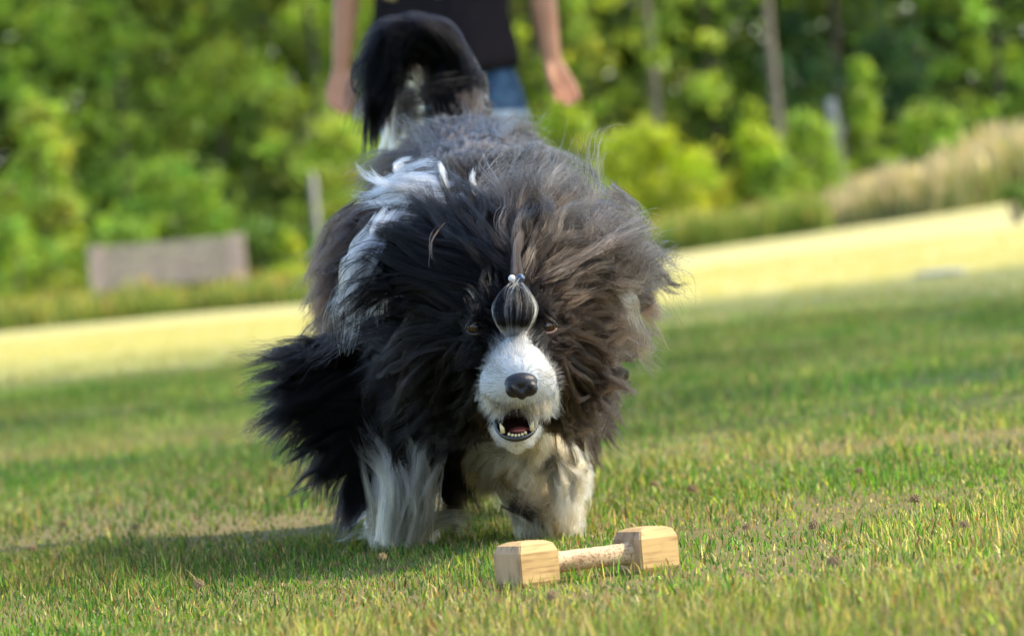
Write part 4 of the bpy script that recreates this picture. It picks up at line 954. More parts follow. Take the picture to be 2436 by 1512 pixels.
# greyer hair swept up and right, its sunlit tan partly put into the colour
rc = dict(colA=(.003, .0022, .0018), colB=TAN, tipcol=None, colvar=.5)
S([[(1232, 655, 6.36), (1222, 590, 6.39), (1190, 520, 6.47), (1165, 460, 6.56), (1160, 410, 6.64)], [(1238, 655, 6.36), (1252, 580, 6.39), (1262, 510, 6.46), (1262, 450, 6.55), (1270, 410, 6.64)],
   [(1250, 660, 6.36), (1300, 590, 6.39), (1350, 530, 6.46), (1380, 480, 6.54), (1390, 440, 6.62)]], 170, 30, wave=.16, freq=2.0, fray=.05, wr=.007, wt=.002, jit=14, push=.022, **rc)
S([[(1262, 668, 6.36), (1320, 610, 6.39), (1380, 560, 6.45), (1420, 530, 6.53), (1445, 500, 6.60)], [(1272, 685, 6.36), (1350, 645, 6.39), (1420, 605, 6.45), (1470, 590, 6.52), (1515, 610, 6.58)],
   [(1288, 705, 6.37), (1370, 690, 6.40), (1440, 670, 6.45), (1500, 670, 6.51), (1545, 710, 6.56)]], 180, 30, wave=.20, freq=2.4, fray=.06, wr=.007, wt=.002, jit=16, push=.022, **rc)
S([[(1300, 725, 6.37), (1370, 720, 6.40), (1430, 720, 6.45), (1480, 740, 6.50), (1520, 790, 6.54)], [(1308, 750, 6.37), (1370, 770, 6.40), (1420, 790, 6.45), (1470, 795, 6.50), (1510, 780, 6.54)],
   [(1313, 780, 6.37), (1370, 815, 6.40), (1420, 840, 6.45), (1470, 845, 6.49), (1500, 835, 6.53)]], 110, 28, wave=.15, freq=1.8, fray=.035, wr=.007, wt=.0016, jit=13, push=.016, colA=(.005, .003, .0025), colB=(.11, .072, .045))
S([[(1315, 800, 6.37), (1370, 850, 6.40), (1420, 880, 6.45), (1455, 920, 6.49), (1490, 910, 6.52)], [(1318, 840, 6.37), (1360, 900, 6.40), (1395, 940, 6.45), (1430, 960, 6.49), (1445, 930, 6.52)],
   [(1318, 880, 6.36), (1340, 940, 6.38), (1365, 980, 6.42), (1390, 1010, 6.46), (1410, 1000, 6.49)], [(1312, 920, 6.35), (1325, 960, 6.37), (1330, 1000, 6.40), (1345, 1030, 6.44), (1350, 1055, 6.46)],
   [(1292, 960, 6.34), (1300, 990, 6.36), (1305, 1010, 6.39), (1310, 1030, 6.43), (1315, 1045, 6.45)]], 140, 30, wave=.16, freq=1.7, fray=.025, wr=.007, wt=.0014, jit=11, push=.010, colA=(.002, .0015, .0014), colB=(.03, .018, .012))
# curls hanging at the right of the jaw and the ear fringe
S([[(1440, 640, 6.5), (1470, 700, 6.48), (1490, 770, 6.48), (1500, 860, 6.5)], [(1460, 660, 6.5), (1500, 720, 6.49), (1510, 790, 6.5), (1530, 855, 6.52)]], 9, 12, wave=.10, freq=1.5, fray=.06, wr=.004, wt=.003, colA=CRM, colB=WHT, colvar=.1)
S([[(1400, 900, 6.55), (1450, 890, 6.55), (1480, 900, 6.55), (1490, 880, 6.56)], [(1390, 960, 6.55), (1420, 985, 6.56), (1410, 1000, 6.56), (1370, 990, 6.56)]], 24, 18, wave=.3, freq=1.4, fray=.05, **dk)
# white collar patches on the left of the picture
S([[(925, 520, 6.52), (860, 590, 6.50), (815, 660, 6.50), (805, 730, 6.51)], [(940, 525, 6.52), (880, 600, 6.49), (845, 690, 6.49), (825, 800, 6.50)], [(950, 545, 6.51), (900, 620, 6.48), (865, 710, 6.48), (845, 790, 6.50)]],
  66, 26, wave=.14, freq=1.5, fray=.035, wr=.007, wt=.0018, jit=16, dj=.006, push=.02, colA=(.55, .58, .61), colB=(.42, .45, .49), colvar=.25)
S([[(1010, 495, 6.56), (960, 465, 6.56), (905, 450, 6.58), (852, 398, 6.60)], [(1000, 460, 6.57), (950, 440, 6.57), (900, 445, 6.59), (856, 412, 6.60)], [(1035, 405, 6.60), (985, 395, 6.60), (930, 410, 6.60), (880, 440, 6.60)], [(1040, 500, 6.55), (990, 480, 6.55), (940, 480, 6.56), (885, 455, 6.58)]],
  30, 26, wave=.14, freq=1.4, fray=.04, wr=.006, wt=.0016, jit=12, dj=.006, push=.02, colA=(.55, .58, .61), colB=(.40, .42, .45), colvar=.25)
for rows, nl in (([[(1058, 455, 6.58), (1052, 425, 6.58), (1046, 400, 6.58), (1040, 385, 6.59)]], 6), ([[(1145, 470, 6.58), (1130, 455, 6.58), (1122, 430, 6.58), (1126, 410, 6.59)]], 7),
                 ([[(1150, 465, 6.58), (1190, 455, 6.58), (1215, 445, 6.58), (1225, 430, 6.58)]], 5), ([[(1275, 460, 6.58), (1295, 450, 6.58), (1312, 445, 6.58), (1312, 430, 6.58)]], 4),
                 ([[(960, 400, 6.62), (930, 400, 6.62), (945, 375, 6.62), (965, 372, 6.62)]], 4)):
    S(rows, nl, 22, wave=.05, fray=.06, wr=.004, wt=.002, jit=6, dj=.004, colA=WHT, colB=CRM2, colvar=.1)
# black hair falling over the white collar
S([[(960, 600, 6.48), (900, 640, 6.47), (850, 690, 6.47), (810, 720, 6.48)], [(960, 660, 6.47), (900, 700, 6.46), (860, 770, 6.47), (840, 820, 6.48)]], 34, 12, wave=.16, freq=1.4, fray=.06, wr=.004, wt=.002, jit=26, push=.03, **dk)
# longer hair over the rump, parted along the spine and falling to both sides
S([[(1000, 440, 7.1), (930, 430, 7.15), (870, 470, 7.2), (820, 540, 7.2)], [(1050, 400, 7.15), (990, 362, 7.25), (930, 372, 7.35), (890, 420, 7.4)], [(1100, 385, 7.15), (1080, 335, 7.3), (1060, 305, 7.45), (1040, 300, 7.52)],
   [(1150, 385, 7.15), (1160, 335, 7.3), (1178, 310, 7.42), (1190, 310, 7.48)], [(1200, 400, 7.15), (1250, 358, 7.3), (1285, 375, 7.38), (1310, 410, 7.4)], [(1240, 440, 7.1), (1310, 430, 7.15), (1365, 468, 7.2), (1410, 530, 7.2)]],
  260, 22, wave=.09, freq=1.5, fray=.06, wr=.010, wt=.003, jit=22, dj=.03, push=.010, colA=(.010, .0075, .0068), colB=(.050, .039, .033), colvar=.4)
# thin tan wisps across the forehead
S([[(1050, 530, 6.44), (1024, 575, 6.40), (1020, 620, 6.39), (1035, 665, 6.39)]], 3, 3, wave=.03, fray=.02, wr=.0015, wt=.001, jit=5, colA=TAN, colB=BRN2)
S([[(1150, 730, 6.34), (1130, 705, 6.33), (1115, 690, 6.33), (1100, 680, 6.34)], [(1155, 725, 6.34), (1140, 700, 6.33), (1128, 685, 6.33), (1125, 680, 6.34)]], 5, 6, wave=.06, fray=.04, wr=.002, wt=.001, jit=4, colA=CRM, colB=TAN)
# body sides: brown
S([[(900, 470, 6.95), (840, 500, 6.94), (790, 560, 6.94), (765, 620, 6.95)], [(880, 560, 6.93), (810, 590, 6.92), (765, 660, 6.93), (750, 720, 6.94)], [(880, 660, 6.9), (810, 690, 6.9), (765, 760, 6.9), (755, 820, 6.9)],
   [(900, 740, 6.86), (830, 770, 6.86), (790, 820, 6.86), (770, 860, 6.87)]], 200, 24, wave=.14, freq=1.6, fray=.05, wr=.008, wt=.0022, jit=18, dj=.03, colA=BLK2, colB=BRN2, tipcol=(.035, .02, .012))
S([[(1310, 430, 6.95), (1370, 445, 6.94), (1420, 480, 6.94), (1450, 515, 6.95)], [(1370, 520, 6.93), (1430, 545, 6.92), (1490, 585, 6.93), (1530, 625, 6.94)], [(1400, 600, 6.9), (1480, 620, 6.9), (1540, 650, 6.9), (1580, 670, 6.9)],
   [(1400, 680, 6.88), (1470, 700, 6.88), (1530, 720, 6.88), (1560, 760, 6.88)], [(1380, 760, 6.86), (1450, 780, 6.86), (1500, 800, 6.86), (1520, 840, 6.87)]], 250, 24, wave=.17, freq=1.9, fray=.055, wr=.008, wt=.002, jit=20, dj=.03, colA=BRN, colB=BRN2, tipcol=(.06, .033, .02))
S([[(1510, 600, 6.9), (1560, 630, 6.9), (1600, 665, 6.9), (1638, 655, 6.9)], [(1520, 660, 6.9), (1570, 690, 6.9), (1600, 690, 6.9), (1620, 670, 6.9)], [(1500, 740, 6.88), (1540, 780, 6.88), (1560, 800, 6.88), (1590, 805, 6.88)], [(1470, 480, 6.9), (1500, 520, 6.9), (1530, 520, 6.9), (1548, 500, 6.9)]],
  26, 10, wave=.05, fray=.04, wr=.005, wt=.0015, jit=12, colA=BRN, colB=BLK2)
S([[(1440, 450, 6.6), (1470, 470, 6.6), (1500, 500, 6.6), (1515, 545, 6.6)], [(1470, 540, 6.6), (1530, 570, 6.6), (1575, 620, 6.62), (1590, 650, 6.62)]], 26, 8, wave=.2, freq=1.4, fray=.08, wr=.006, wt=.006, jit=18, colA=BRN, colB=TAN)
S([[(1100, 500, 6.5), (1060, 430, 6.52), (1000, 400, 6.56), (960, 420, 6.58)], [(1250, 480, 6.5), (1300, 420, 6.52), (1360, 410, 6.55), (1400, 440, 6.56)], [(1380, 540, 6.48), (1450, 470, 6.5), (1520, 500, 6.52), (1560, 560, 6.54)],
   [(1420, 640, 6.46), (1500, 600, 6.48), (1570, 640, 6.5), (1600, 700, 6.52)], [(1420, 760, 6.45), (1490, 780, 6.47), (1540, 760, 6.5), (1570, 800, 6.52)], [(1400, 880, 6.44), (1460, 920, 6.46), (1490, 900, 6.48), (1495, 860, 6.5)]], 22, 3, wave=.10, freq=1.2, fray=.10, wr=.004, wt=.006, jit=26, rad=.00026, colA=BRN, colB=TAN)
S([[(950, 560, 6.46), (880, 520, 6.48), (800, 540, 6.5), (760, 580, 6.52)], [(930, 660, 6.44), (850, 650, 6.46), (780, 690, 6.48), (750, 740, 6.5)], [(930, 760, 6.44), (850, 790, 6.46), (790, 800, 6.48), (740, 830, 6.5)], [(900, 820, 6.46), (800, 760, 6.5), (720, 760, 6.52), (705, 800, 6.54)]], 40, 3, wave=.16, freq=1.2, fray=.06, wr=.004, wt=.004, jit=26, rad=.00026, **dk)
# left foreleg: long black feathering blown sideways
lr = [[(930, 820), (830, 790), (760, 800), (700, 800)], [(930, 840), (800, 815), (700, 850), (622, 845)], [(920, 880), (790, 870), (695, 890), (608, 925)], [(915, 925), (780, 915), (690, 950), (630, 1000)],
      [(915, 975), (790, 965), (705, 990), (640, 1050)], [(915, 1020), (800, 1020), (730, 1060), (708, 1130)], [(915, 1060), (820, 1065), (755, 1110), (730, 1180)], [(915, 1100), (840, 1110), (790, 1160), (768, 1240)], [(915, 1130), (865, 1150), (830, 1200), (800, 1275)], [(925, 1150), (885, 1190), (860, 1230), (845, 1270)]]
S(lr, 300, 30, 6.74, wave=.10, freq=1.2, fray=.018, wr=.010, wt=.0014, jit=14, dj=.018, **dk)
S([[(q[0] + 40 - 18 * i, q[1] + 4) for i, q in enumerate(r)] for r in lr[1:8]], 100, 32, 6.71, wave=.12, freq=1.3, fray=.02, wr=.010, wt=.0016, jit=18, dj=.012, **dk)
# chest and inner side of that leg
S([[(960, 850, 6.66), (930, 920, 6.66), (900, 980, 6.67), (890, 1040, 6.68)], [(1030, 860, 6.64), (1010, 940, 6.64), (990, 1000, 6.66), (980, 1060, 6.68)], [(1090, 900, 6.62), (1070, 960, 6.62), (1060, 1030, 6.65), (1050, 1100, 6.68)], [(1120, 930, 6.6), (1120, 990, 6.6), (1100, 1040, 6.63), (1090, 1090, 6.66)]],
  210, 30, wave=.12, freq=1.4, fray=.03, wr=.009, wt=.003, jit=16, **dk)
S([[(1010, 1040, 6.72), (1020, 1110, 6.72), (1040, 1170, 6.72), (1045, 1230, 6.72)], [(1040, 1020, 6.72), (1075, 1090, 6.72), (1095, 1150, 6.72), (1090, 1240, 6.72)], [(1070, 1030, 6.72), (1105, 1090, 6.72), (1125, 1150, 6.72), (1150, 1215, 6.72)]], 90, 28, wave=.08, freq=1.3, fray=.03, wr=.009, wt=.0025, jit=12, **dk)
# white front of the leg: roots by the paw, tips blown upward
wl_ = dict(colA=(.56, .44, .26), colB=(.64, .57, .43), tipcol=(.52, .48, .40), colvar=.32)
S([[(908, 1285, 6.655), (898, 1190, 6.65), (885, 1090, 6.66), (862, 985, 6.66)], [(925, 1285, 6.65), (922, 1180, 6.64), (905, 1080, 6.65), (880, 1010, 6.65)], [(945, 1285, 6.65), (952, 1190, 6.635), (945, 1110, 6.64), (925, 1060, 6.64)]], 74, 16, wave=.17, freq=1.1, fray=.02, wr=.0045, wt=.0009, jit=13, dj=.006, **wl_)
S([[(962, 1285, 6.65), (972, 1190, 6.635), (975, 1090, 6.64), (968, 1005, 6.64)], [(980, 1285, 6.65), (994, 1180, 6.635), (1000, 1080, 6.64), (1000, 1010, 6.64)], [(1000, 1280, 6.65), (1014, 1195, 6.635), (1025, 1120, 6.64), (1025, 1050, 6.64)], [(1015, 1275, 6.65), (1032, 1195, 6.64), (1040, 1120, 6.64), (1050, 1080, 6.65)]],
  86, 16, wave=.17, freq=1.1, fray=.02, wr=.0045, wt=.0009, jit=13, dj=.006, **wl_)
S([[(900, 1270, 6.69), (893, 1200, 6.68), (880, 1140, 6.67), (842, 1100, 6.67)], [(895, 1250, 6.69), (880, 1180, 6.68), (862, 1120, 6.67), (850, 1040, 6.67)]], 6, 18, wave=.05, fray=.025, wr=.006, wt=.002, jit=8, dj=.004, **wl_)
S([[(905, 1130, 6.70), (898, 1190, 6.69), (893, 1250, 6.68), (888, 1300, 6.67)], [(935, 1120, 6.69), (932, 1190, 6.68), (928, 1250, 6.66), (922, 1302, 6.66)], [(985, 1120, 6.69), (985, 1190, 6.68), (984, 1250, 6.66), (978, 1295, 6.66)], [(1015, 1130, 6.70), (1020, 1190, 6.69), (1026, 1250, 6.67), (1030, 1288, 6.67)]],
  80, 34, wave=.05, fray=.02, wr=.009, wt=.003, jit=10, dj=.004, push=.004, colA=CRM2, colB=WHT, tipcol=CRM, colvar=.12)
S([[(1000, 1250, 6.68), (1050, 1200, 6.68), (1090, 1200, 6.68), (1130, 1215, 6.68)], [(1010, 1260, 6.68), (1060, 1245, 6.68), (1100, 1240, 6.68), (1140, 1255, 6.68)], [(1010, 1225, 6.68), (1040, 1170, 6.68), (1060, 1130, 6.68), (1085, 1170, 6.68)]], 12, 16, wave=.06, fray=.04, wr=.006, wt=.003, jit=10, dj=.006, **wl_)
S([[(900, 1275, 6.70), (870, 1268, 6.70), (845, 1278, 6.70), (820, 1288, 6.70)]], 2, 10, wave=.05, fray=.04, wr=.005, wt=.003, jit=5, dj=.004, **wl_)
S([[(925, 960, 6.60), (925, 1020, 6.60), (930, 1080, 6.60), (940, 1130, 6.61)], [(945, 970, 6.60), (948, 1020, 6.60), (950, 1070, 6.60), (955, 1110, 6.61)]], 30, 16, wave=.08, fray=.03, wr=.005, wt=.0014, jit=9, dj=.004, push=.0, **dk)
# cream right foreleg
cl = dict(colA=CRM, colB=CRM2, colvar=.2)
S([[(1180, 1040, 6.60), (1140, 1060, 6.62), (1110, 1090, 6.64), (1105, 1130, 6.66)], [(1200, 1060, 6.60), (1160, 1090, 6.61), (1135, 1130, 6.63), (1130, 1170, 6.65)], [(1220, 1090, 6.60), (1180, 1130, 6.60), (1155, 1170, 6.62), (1150, 1205, 6.64)]], 90, 30, wave=.08, freq=1.4, fray=.04, wr=.009, wt=.003, jit=11, dj=.008, colA=(.30, .22, .12), colB=CRM)  # inner locks darker than the rest, shade put into their colour
S([[(1200, 1050, 6.58), (1240, 1075, 6.57), (1215, 1120, 6.57), (1190, 1160, 6.58)], [(1240, 1050, 6.58), (1290, 1090, 6.57), (1280, 1150, 6.57), (1240, 1190, 6.58)], [(1280, 1040, 6.60), (1340, 1085, 6.58), (1335, 1160, 6.58), (1300, 1230, 6.59)],
   [(1300, 1040, 6.62), (1365, 1090, 6.60), (1365, 1160, 6.60), (1350, 1225, 6.60)]], 130, 30, wave=.24, freq=1.9, fray=.025, wr=.008, wt=.0014, jit=12, dj=.008, **cl)
S([[(1300, 1090, 6.60), (1320, 1150, 6.58), (1330, 1200, 6.58), (1325, 1262, 6.59)], [(1320, 1080, 6.60), (1345, 1150, 6.58), (1360, 1200, 6.58), (1362, 1250, 6.59)], [(1330, 1070, 6.60), (1360, 1130, 6.59), (1375, 1190, 6.59), (1382, 1235, 6.59)]], 60, 30, wave=.12, freq=1.5, fray=.025, wr=.007, wt=.0012, jit=10, dj=.006, colA=CRM2, colB=(.68, .66, .60), colvar=.2)
S([[(1340, 1070, 6.60), (1365, 1100, 6.60), (1380, 1140, 6.60), (1385, 1165, 6.60)], [(1330, 1060, 6.60), (1360, 1095, 6.60), (1378, 1115, 6.60), (1384, 1095, 6.60)]], 12, 14, wave=.06, fray=.04, wr=.004, wt=.002, jit=8, **cl)
S([[(1290, 1210, 6.64), (1285, 1235, 6.64), (1275, 1250, 6.64), (1262, 1262, 6.64)], [(1310, 1220, 6.62), (1315, 1240, 6.62), (1320, 1255, 6.62), (1330, 1268, 6.62)]], 24, 24, wave=.03, fray=.05, wr=.007, wt=.003, jit=8, dj=.005, **cl)
S([[(1250, 1010, 6.5), (1230, 1050, 6.5), (1200, 1080, 6.52), (1160, 1100, 6.55)], [(1290, 1020, 6.52), (1300, 1060, 6.52), (1320, 1090, 6.54), (1345, 1110, 6.57)]], 50, 28, wave=.1, fray=.04, wr=.009, wt=.004, jit=12, **cl)
S([[(1370, 1000, 7.2), (1390, 1030, 7.2), (1395, 1060, 7.2), (1385, 1095, 7.2)], [(1360, 1020, 7.2), (1375, 1050, 7.2), (1380, 1080, 7.2), (1365, 1120, 7.2)]], 26, 22, wave=.12, fray=.04, wr=.008, wt=.003, jit=8, **cl)
S([[(1350, 940, 6.7), (1390, 960, 6.7), (1415, 980, 6.7), (1430, 990, 6.7)], [(1350, 980, 6.7), (1385, 1000, 6.7), (1400, 1030, 6.7), (1395, 1060, 6.7)]], 30, 22, wave=.15, fray=.06, wr=.008, wt=.004, jit=10, colA=BLK2, colB=BRN2)
S([[(1225, 1195, 6.61), (1245, 1212, 6.60), (1270, 1232, 6.60), (1292, 1240, 6.60)]], 18, 12, wave=.05, fray=.08, wr=.005, wt=.002, jit=8, dj=.004, colA=BLK, colB=(.10, .075, .05))
# tail plume
tl_ = dict(colA=(.0008, .0007, .001), colB=(.002, .0017, .002))
tail = Fur(); ST = lambda rows, nl, n, D=None, **k: sheet(tail, rows, nl, n, D, **k)
ST([[(1110, 250, 7.66), (1128, 170, 7.68), (1100, 100, 7.68), (1050, 62, 7.68), (1010, 55, 7.68)], [(1105, 240, 7.66), (1100, 150, 7.66), (1055, 85, 7.66), (990, 62, 7.66), (935, 85, 7.66)],
    [(1090, 180, 7.68), (1030, 90, 7.66), (960, 65, 7.66), (905, 105, 7.66), (880, 190, 7.66)], [(1060, 130, 7.7), (1000, 82, 7.68), (935, 75, 7.67), (888, 130, 7.67), (870, 240, 7.67)], [(1000, 110, 7.7), (940, 90, 7.68), (895, 120, 7.66), (875, 220, 7.66), (868, 330, 7.66)]],
   150, 32, wave=.09, freq=1.3, fray=.04, wr=.012, wt=.005, jit=16, dj=.012, **tl_)
ST([[(1080, 130, 7.70), (1100, 165, 7.68), (1118, 210, 7.68), (1112, 250, 7.68)], [(1060, 110, 7.70), (1070, 150, 7.67), (1080, 210, 7.66), (1060, 275, 7.66)], [(1010, 100, 7.70), (1020, 150, 7.67), (1020, 210, 7.66), (1010, 275, 7.66)], [(960, 110, 7.70), (960, 150, 7.67), (960, 190, 7.66), (950, 215, 7.66)], [(920, 150, 7.70), (920, 190, 7.67), (915, 220, 7.66), (905, 250, 7.66)]],
   90, 30, wave=.12, freq=1.3, fray=.05, wr=.012, wt=.005, jit=16, dj=.012, **tl_)
ST([[(1080, 140, 7.64), (1010, 120, 7.63), (930, 160, 7.63), (900, 230, 7.63)], [(1130, 240, 7.64), (1070, 270, 7.63), (1010, 280, 7.63), (980, 250, 7.63)], [(1130, 200, 7.64), (1060, 180, 7.63), (980, 200, 7.63), (900, 200, 7.63)]], 40, 14, wave=.06, fray=.03, wr=.012, wt=.006, jit=18, **tl_)
ST([[(900, 160, 7.66), (880, 220, 7.65), (868, 300, 7.65), (866, 392, 7.65)], [(915, 170, 7.66), (900, 230, 7.65), (885, 300, 7.65), (880, 390, 7.65)], [(930, 180, 7.66), (925, 230, 7.65), (910, 280, 7.65), (902, 340, 7.65)], [(938, 190, 7.66), (936, 230, 7.65), (925, 290, 7.65), (912, 345, 7.65)]],
   46, 34, wave=.02, fray=.012, wr=.008, wt=.0025, jit=9, dj=.008, **tl_)
ST([[(945, 215, 7.70), (935, 270, 7.70), (920, 330, 7.70), (900, 395, 7.70)], [(960, 215, 7.70), (965, 270, 7.70), (955, 330, 7.70), (930, 395, 7.70)], [(975, 220, 7.70), (998, 270, 7.70), (1000, 330, 7.70), (975, 395, 7.70)]], 80, 40, wave=.02, fray=.015, wr=.010, wt=.005, jit=8, dj=.006, colA=(.62, .62, .52), colB=(.74, .74, .66), colvar=.12)
ST([[(1125, 190, 7.64), (1150, 180, 7.63), (1160, 160, 7.63), (1175, 158, 7.63)], [(1130, 230, 7.64), (1150, 200, 7.63), (1160, 180, 7.63), (1165, 190, 7.63)]], 5, 7, wave=.08, fray=.08, wr=.004, wt=.004, jit=10, colA=BLK2, colB=GRY)
ST([[(880, 110, 7.65), (845, 150, 7.65), (838, 190, 7.65), (860, 205, 7.65)], [(870, 200, 7.65), (838, 240, 7.65), (850, 310, 7.65), (862, 330, 7.65)], [(870, 340, 7.65), (845, 300, 7.65), (822, 340, 7.65), (828, 390, 7.65)]], 5, 5, wave=.02, fray=.02, wr=.001, wt=.001, jit=5, rad=.0004, **tl_)
ST([[(1112, 290, 7.60), (1118, 260, 7.61), (1122, 230, 7.62), (1128, 215, 7.62)], [(1098, 290, 7.60), (1095, 260, 7.61), (1090, 230, 7.62), (1088, 210, 7.62)], [(1130, 290, 7.60), (1138, 260, 7.61), (1140, 230, 7.62), (1142, 210, 7.62)]], 60, 26, wave=.03, fray=.03, wr=.008, wt=.005, jit=8, colA=GRY, colB=GRY2)
coat.build('coat_hair', body); tail.build('tail_hair', body)

# topknot
knot = Fur(); 
def topknot():
    n = 8; G = []; cA = []
    base = P(1222, 800, 6.27); tie = P(1228, 668, 6.29)
    for k in range(300):
        u = hr.uniform(-1, 1); v = hr.uniform(0, 1); a = u * 1.35; R = 50 * hr.uniform(.80, 1.04)
        sx = math.sin(a) * R; dz = -math.cos(a) * .030 * (.6 + .5 * v)
        p = [P(1222 + sx * .25, 806, 6.262), P(1223 + sx * .85, 770, 6.27 + dz * .8), P(1224 + sx * 1.05, 732, 6.28 + dz), P(1226 + sx * .62, 696, 6.285 + dz * .7), P(1228 + sx * .08, 670, 6.29)]
        G.append(resample(np.array(p[::-1]), 9)); b_ = math.sin(a) + hr.normal(0, .035)
        wh = abs(b_) > .86 or -.50 < b_ < -.36 or -.20 < b_ < -.08 or (.20 < b_ < .30) or (.56 < b_ < .62)
        cA.append((.70, .66, .46) if abs(b_) > .86 else ((.48, .50, .54) if wh else (.0015, .0012, .0015)))
    strands(knot, np.array(G), n, .0035, .0012, np.array(cA), np.array(cA), rad=.00022, wave=.02, fray=.022, lmin=.94, colvar=.35, tipcol=(.6, .6, .58), tipstart=.82, K=11)
    sheet(knot, [[(1226, 668, 6.27), (1180, 690, 6.25), (1160, 730, 6.25), (1180, 775, 6.255)], [(1230, 668, 6.27), (1275, 690, 6.25), (1292, 730, 6.25), (1268, 780, 6.255)], [(1228, 668, 6.265), (1240, 700, 6.235), (1236, 750, 6.235), (1222, 800, 6.25)]], 14, 3, wave=.07, fray=.03, wr=.001, wt=.002, jit=5, dj=.003, push=0, rad=.00022, colA=(.4, .4, .36), colB=BLK2, colvar=.3)
    sheet(knot, [[(1228, 662, 6.285), (1232, 620, 6.32), (1245, 570, 6.36), (1262, 520, 6.42)], [(1230, 662, 6.285), (1222, 610, 6.32), (1228, 560, 6.36), (1238, 520, 6.42)]], 14, 22, wave=.03, fray=.02, wr=.0025, wt=.005, jit=6, dj=.004, colA=TAN, colB=GRY2)
topknot(); knot.build('topknot_hair', body)

# eyes, nose, mouth, teeth, hair tie
amber = simple('eye_amber', (.050, .020, .006), .16, .4, 200, 0, .4, color2=(.02, .009, .004), coat=.12); pupil_m = simple('pupil', (.002, .002, .0025), .08, coat=.25); lid_m = simple('eyelid_skin', (.018, .013, .013), .35); rim_m = simple('pink_rim', (.13, .08, .06), .4)
nose_m = simple('nose_leather', (.008, .008, .010), .36, .3, 900, .15, .4, coat=.0); lip_m = simple('lip_skin', (.012, .011, .013), .25, .2, 100, .1, .6, coat=.3)
mouth_m = simple('mouth_flesh', (.09, .016, .012), .35, .5, 60, .3, .4, color2=(.03, .007, .006), coat=.15); tongue_m = simple('tongue_flesh', (.28, .07, .055), .4, .2, 120, .3, .4, coat=.1); tooth_m = simple('tooth_enamel', (.72, .60, .34), .2, .1, 60, coat=.4)
L_ = lambda p: np.asarray(p) - DO
for s, ex, ey in ((-1, 1135, 776), (1, 1297, 775)):
    c = P(ex, ey, 6.315); mb = MB(); mb.ellipsoid(L_(c), (.0118, .0118, .0118), seg=24, rings=16); eye = mb.build('eye', amber, body, smooth_=True)
    f = CAMP - c; f = f / np.linalg.norm(f) + np.array([.05, 0, -.06]); f /= np.linalg.norm(f)
    mb = MB(); mb.ellipsoid(L_(c + f * .0076), (.0052, .0052, .0052), seg=16, rings=10); mb.build('pupil', pupil_m, eye, smooth_=True)
    # almond lids: upper and lower arcs
    for sg, mm in ((1, lid_m), (-1, lid_m if s < 0 else rim_m)):
        pts = []; tilt = -.25 * s
        for k in range(11):
            a = math.pi * k / 10; X_ = -math.cos(a) * .0125; Z_ = sg * math.sin(a) * (.0082 if sg > 0 else .0080)
            yy = -math.sqrt(max(0, (.0134) ** 2 - X_ ** 2 * .9 - Z_ ** 2)); pts.append(L_(c) + np.array([X_ * math.cos(tilt) - Z_ * math.sin(tilt), yy, X_ * math.sin(tilt) + Z_ * math.cos(tilt)]))
        mb = MB(); mb.tube(pts, [.0010 + .0009 * math.sin(math.pi * k / 10) for k in range(11)], 8); mb.build('eyelid', mm, body, smooth_=True)
def nose():
    c = L_(P(1240, 917, 6.185)); mb = MB()
    mb.ellipsoid(c + [0, 0, .004], (.0185, .014, .0105)); mb.ellipsoid(c + [-.0085, -.004, -.003], (.0095, .010, .0095)); mb.ellipsoid(c + [.0085, -.004, -.003], (.0095, .010, .0095)); mb.ellipsoid(c + [0, -.004, -.0075], (.0062, .009, .008))
    o = mb.build('nose', nose_m, body, remesh=.0012, sm_it=5)
    hole = simple('nostril_dark', (.003, .003, .003), .9)
    for s in (-1, 1):
        mb = MB(); mb.tube([c + [s * .0075, -.0135, -.0035], c + [s * .0105, -.0132, -.001], c + [s * .0138, -.0098, -.0015]], [.0030, .0034, .0016], 12); mb.build('nostril', hole, o, smooth_=True)
    return o
nose()
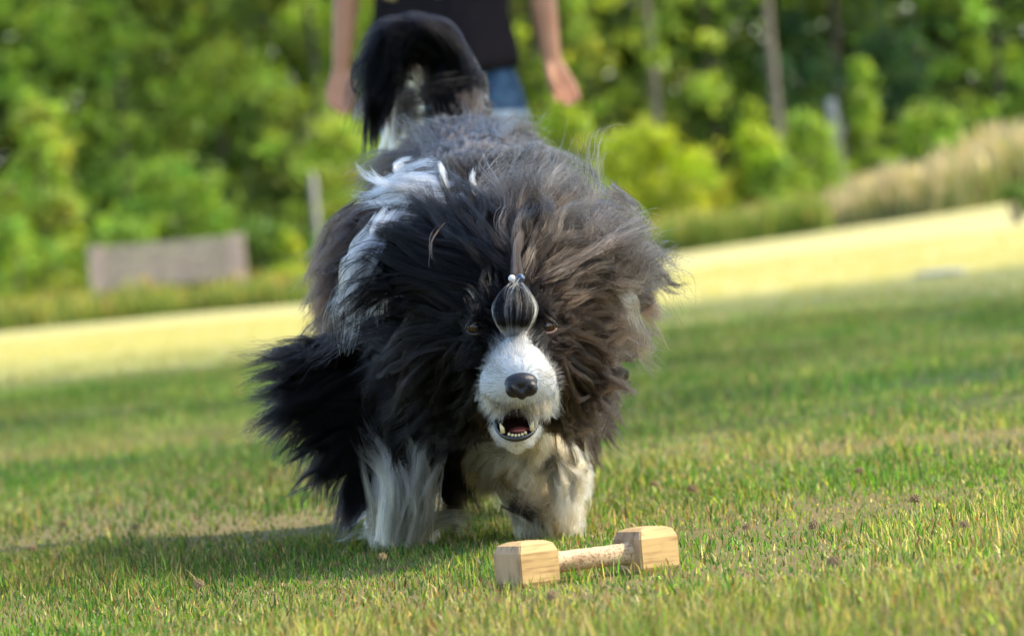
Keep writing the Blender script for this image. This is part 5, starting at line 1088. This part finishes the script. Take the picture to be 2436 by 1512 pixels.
def mouth():
    # dark red cavity, a cupped surface open towards the front
    v = []; f = []; c = P(1228, 1003, 6.30); seg = 28; R = 9
    for i in range(R + 1):
        t = i / R; r = math.cos(t * math.pi / 2) if t < 1 else 0.0
        for k in range(seg):
            a = 2 * math.pi * k / seg; w = .0215 * r; h = (.0165 if math.sin(a) < 0 else .014) * r
            v.append(tuple(L_(c) + np.array([math.cos(a) * w, -.062 + t * .052 , math.sin(a) * h])))
    for i in range(R):
        for k in range(seg): k2 = (k + 1) % seg; f.append((i * seg + k, i * seg + k2, (i + 1) * seg + k2, (i + 1) * seg + k))
    mb = MB(); mb.add(v, f); mb.build('mouth_cavity', mouth_m, body, smooth_=True)
    c0 = L_(P(1228, 1003, 6.235))
    pts = []
    for k in range(19):
        a = math.pi * (1.0 + k / 18) ; a = math.pi + math.pi * k / 18
        pts.append(c0 + np.array([math.cos(a) * .0222 , .018 * (math.cos(a) ** 2), math.sin(a) * .0195 + .001]))
    pts = [c0 + np.array([-.0245, .026, .012])] + pts + [c0 + np.array([.0235, .026, .012])]
    mb = MB(); mb.tube(pts, [.002] + [.0034] * 19 + [.002], 10); mb.build('lower_lip', lip_m, body, smooth_=True)
    mb = MB(); mb.ellipsoid(c0 + [.003, .022, -.010], (.0115, .024, .0042), seg=20, rings=10); mb.build('tongue', tongue_m, body, smooth_=True)
    for s, h in ((-1, .0105), (1, .0100)):
        mb = MB(); b0 = c0 + np.array([s * .0155 + (.001 if s > 0 else 0), .002, -.0105]); mb.tube([b0, b0 + [s * .0006, -.002, h * .5], b0 + [s * .0022, -.003, h]], [.0028, .0024, .0006], 10); mb.build('canine_tooth', tooth_m, body, smooth_=True)
    for k in range(6):
        x = (k - 2.5) * .0036; mb = MB(); b0 = c0 + np.array([x, -.001 + abs(k - 2.5) * .0008, -.0165 + abs(k - 2.5) ** 2 * .00035]); mb.tube([b0, b0 + [0, 0, .0022], b0 + [0, 0, .0034]], [.0016, .0017, .0009], 8); mb.build('front_tooth', tooth_m, body, smooth_=True)
    mb = MB(); mb.tube([c0 + np.array([.0145, .006, .012]), c0 + np.array([.0150, .004, .003])], [.0024, .0006], 8); mb.build('upper_canine_tooth', tooth_m, body, smooth_=True)
mouth()
navy = simple('navy_bead', (.012, .03, .075), .08, coat=1.0); pearl = simple('pearl_bead', (.62, .60, .55), .15, coat=1.0); band = simple('elastic_band', (.015, .015, .02), .5)
tc = L_(P(1228, 664, 6.272)); te = None
mb = MB(); mb.tube([tc + np.array([math.cos(a) * .005, math.sin(a) * .005 + .012, -.001 + .001 * math.sin(2 * a)]) for a in np.linspace(0, 6.28, 17)], .0018, 8, caps=False); tie = mb.build('hair_tie', band, body, smooth_=True)
for (dx, dz, r, mm) in ((.0046, .0005, .0052, navy), (-.0046, .0012, .0042, pearl), (0, -.0015, .0026, pearl), (.0005, -.0046, .0018, pearl)):
    mb = MB(); mb.ellipsoid(tc + [dx, 0, dz], (r, r, r), seg=18, rings=12); mb.build('bead', mm, tie, smooth_=True)
pad_m = simple('paw_pad', (.03, .026, .026), .7, .3, 300, .6)
pc = L_(P(1258, 1218, 6.618)); mb = MB(); mb.ellipsoid(pc, (.021, .009, .0065), Matrix.Rotation(.45, 3, 'Y')); mb.ellipsoid(pc + [.012, -.001, -.006], (.011, .008, .006), Matrix.Rotation(.3, 3, 'Y')); mb.ellipsoid(pc + [-.016, .0, .006], (.008, .007, .005))
mb.build('paw_pad', pad_m, body, smooth_=True)
brow = Fur()
for x0, s_ in ((1135, 1), (1297, -1)):
    sheet(brow, [[(x0 + 22 * s_, 742, 6.30), (x0 + 8 * s_, 752, 6.29), (x0 - 12 * s_, 768, 6.292)], [(x0 + 4 * s_, 738, 6.30), (x0 - 8 * s_, 748, 6.29), (x0 - 26 * s_, 765, 6.295)]], 26, 9, wave=.08, fray=.08, wr=.003, wt=.001, jit=8, dj=.002, push=0, rad=.00024, **dk)
brow.build('brow_hair', body)
tag(dog, 'shaggy black and white dog running at the camera with open mouth and beaded topknot', 'dog')
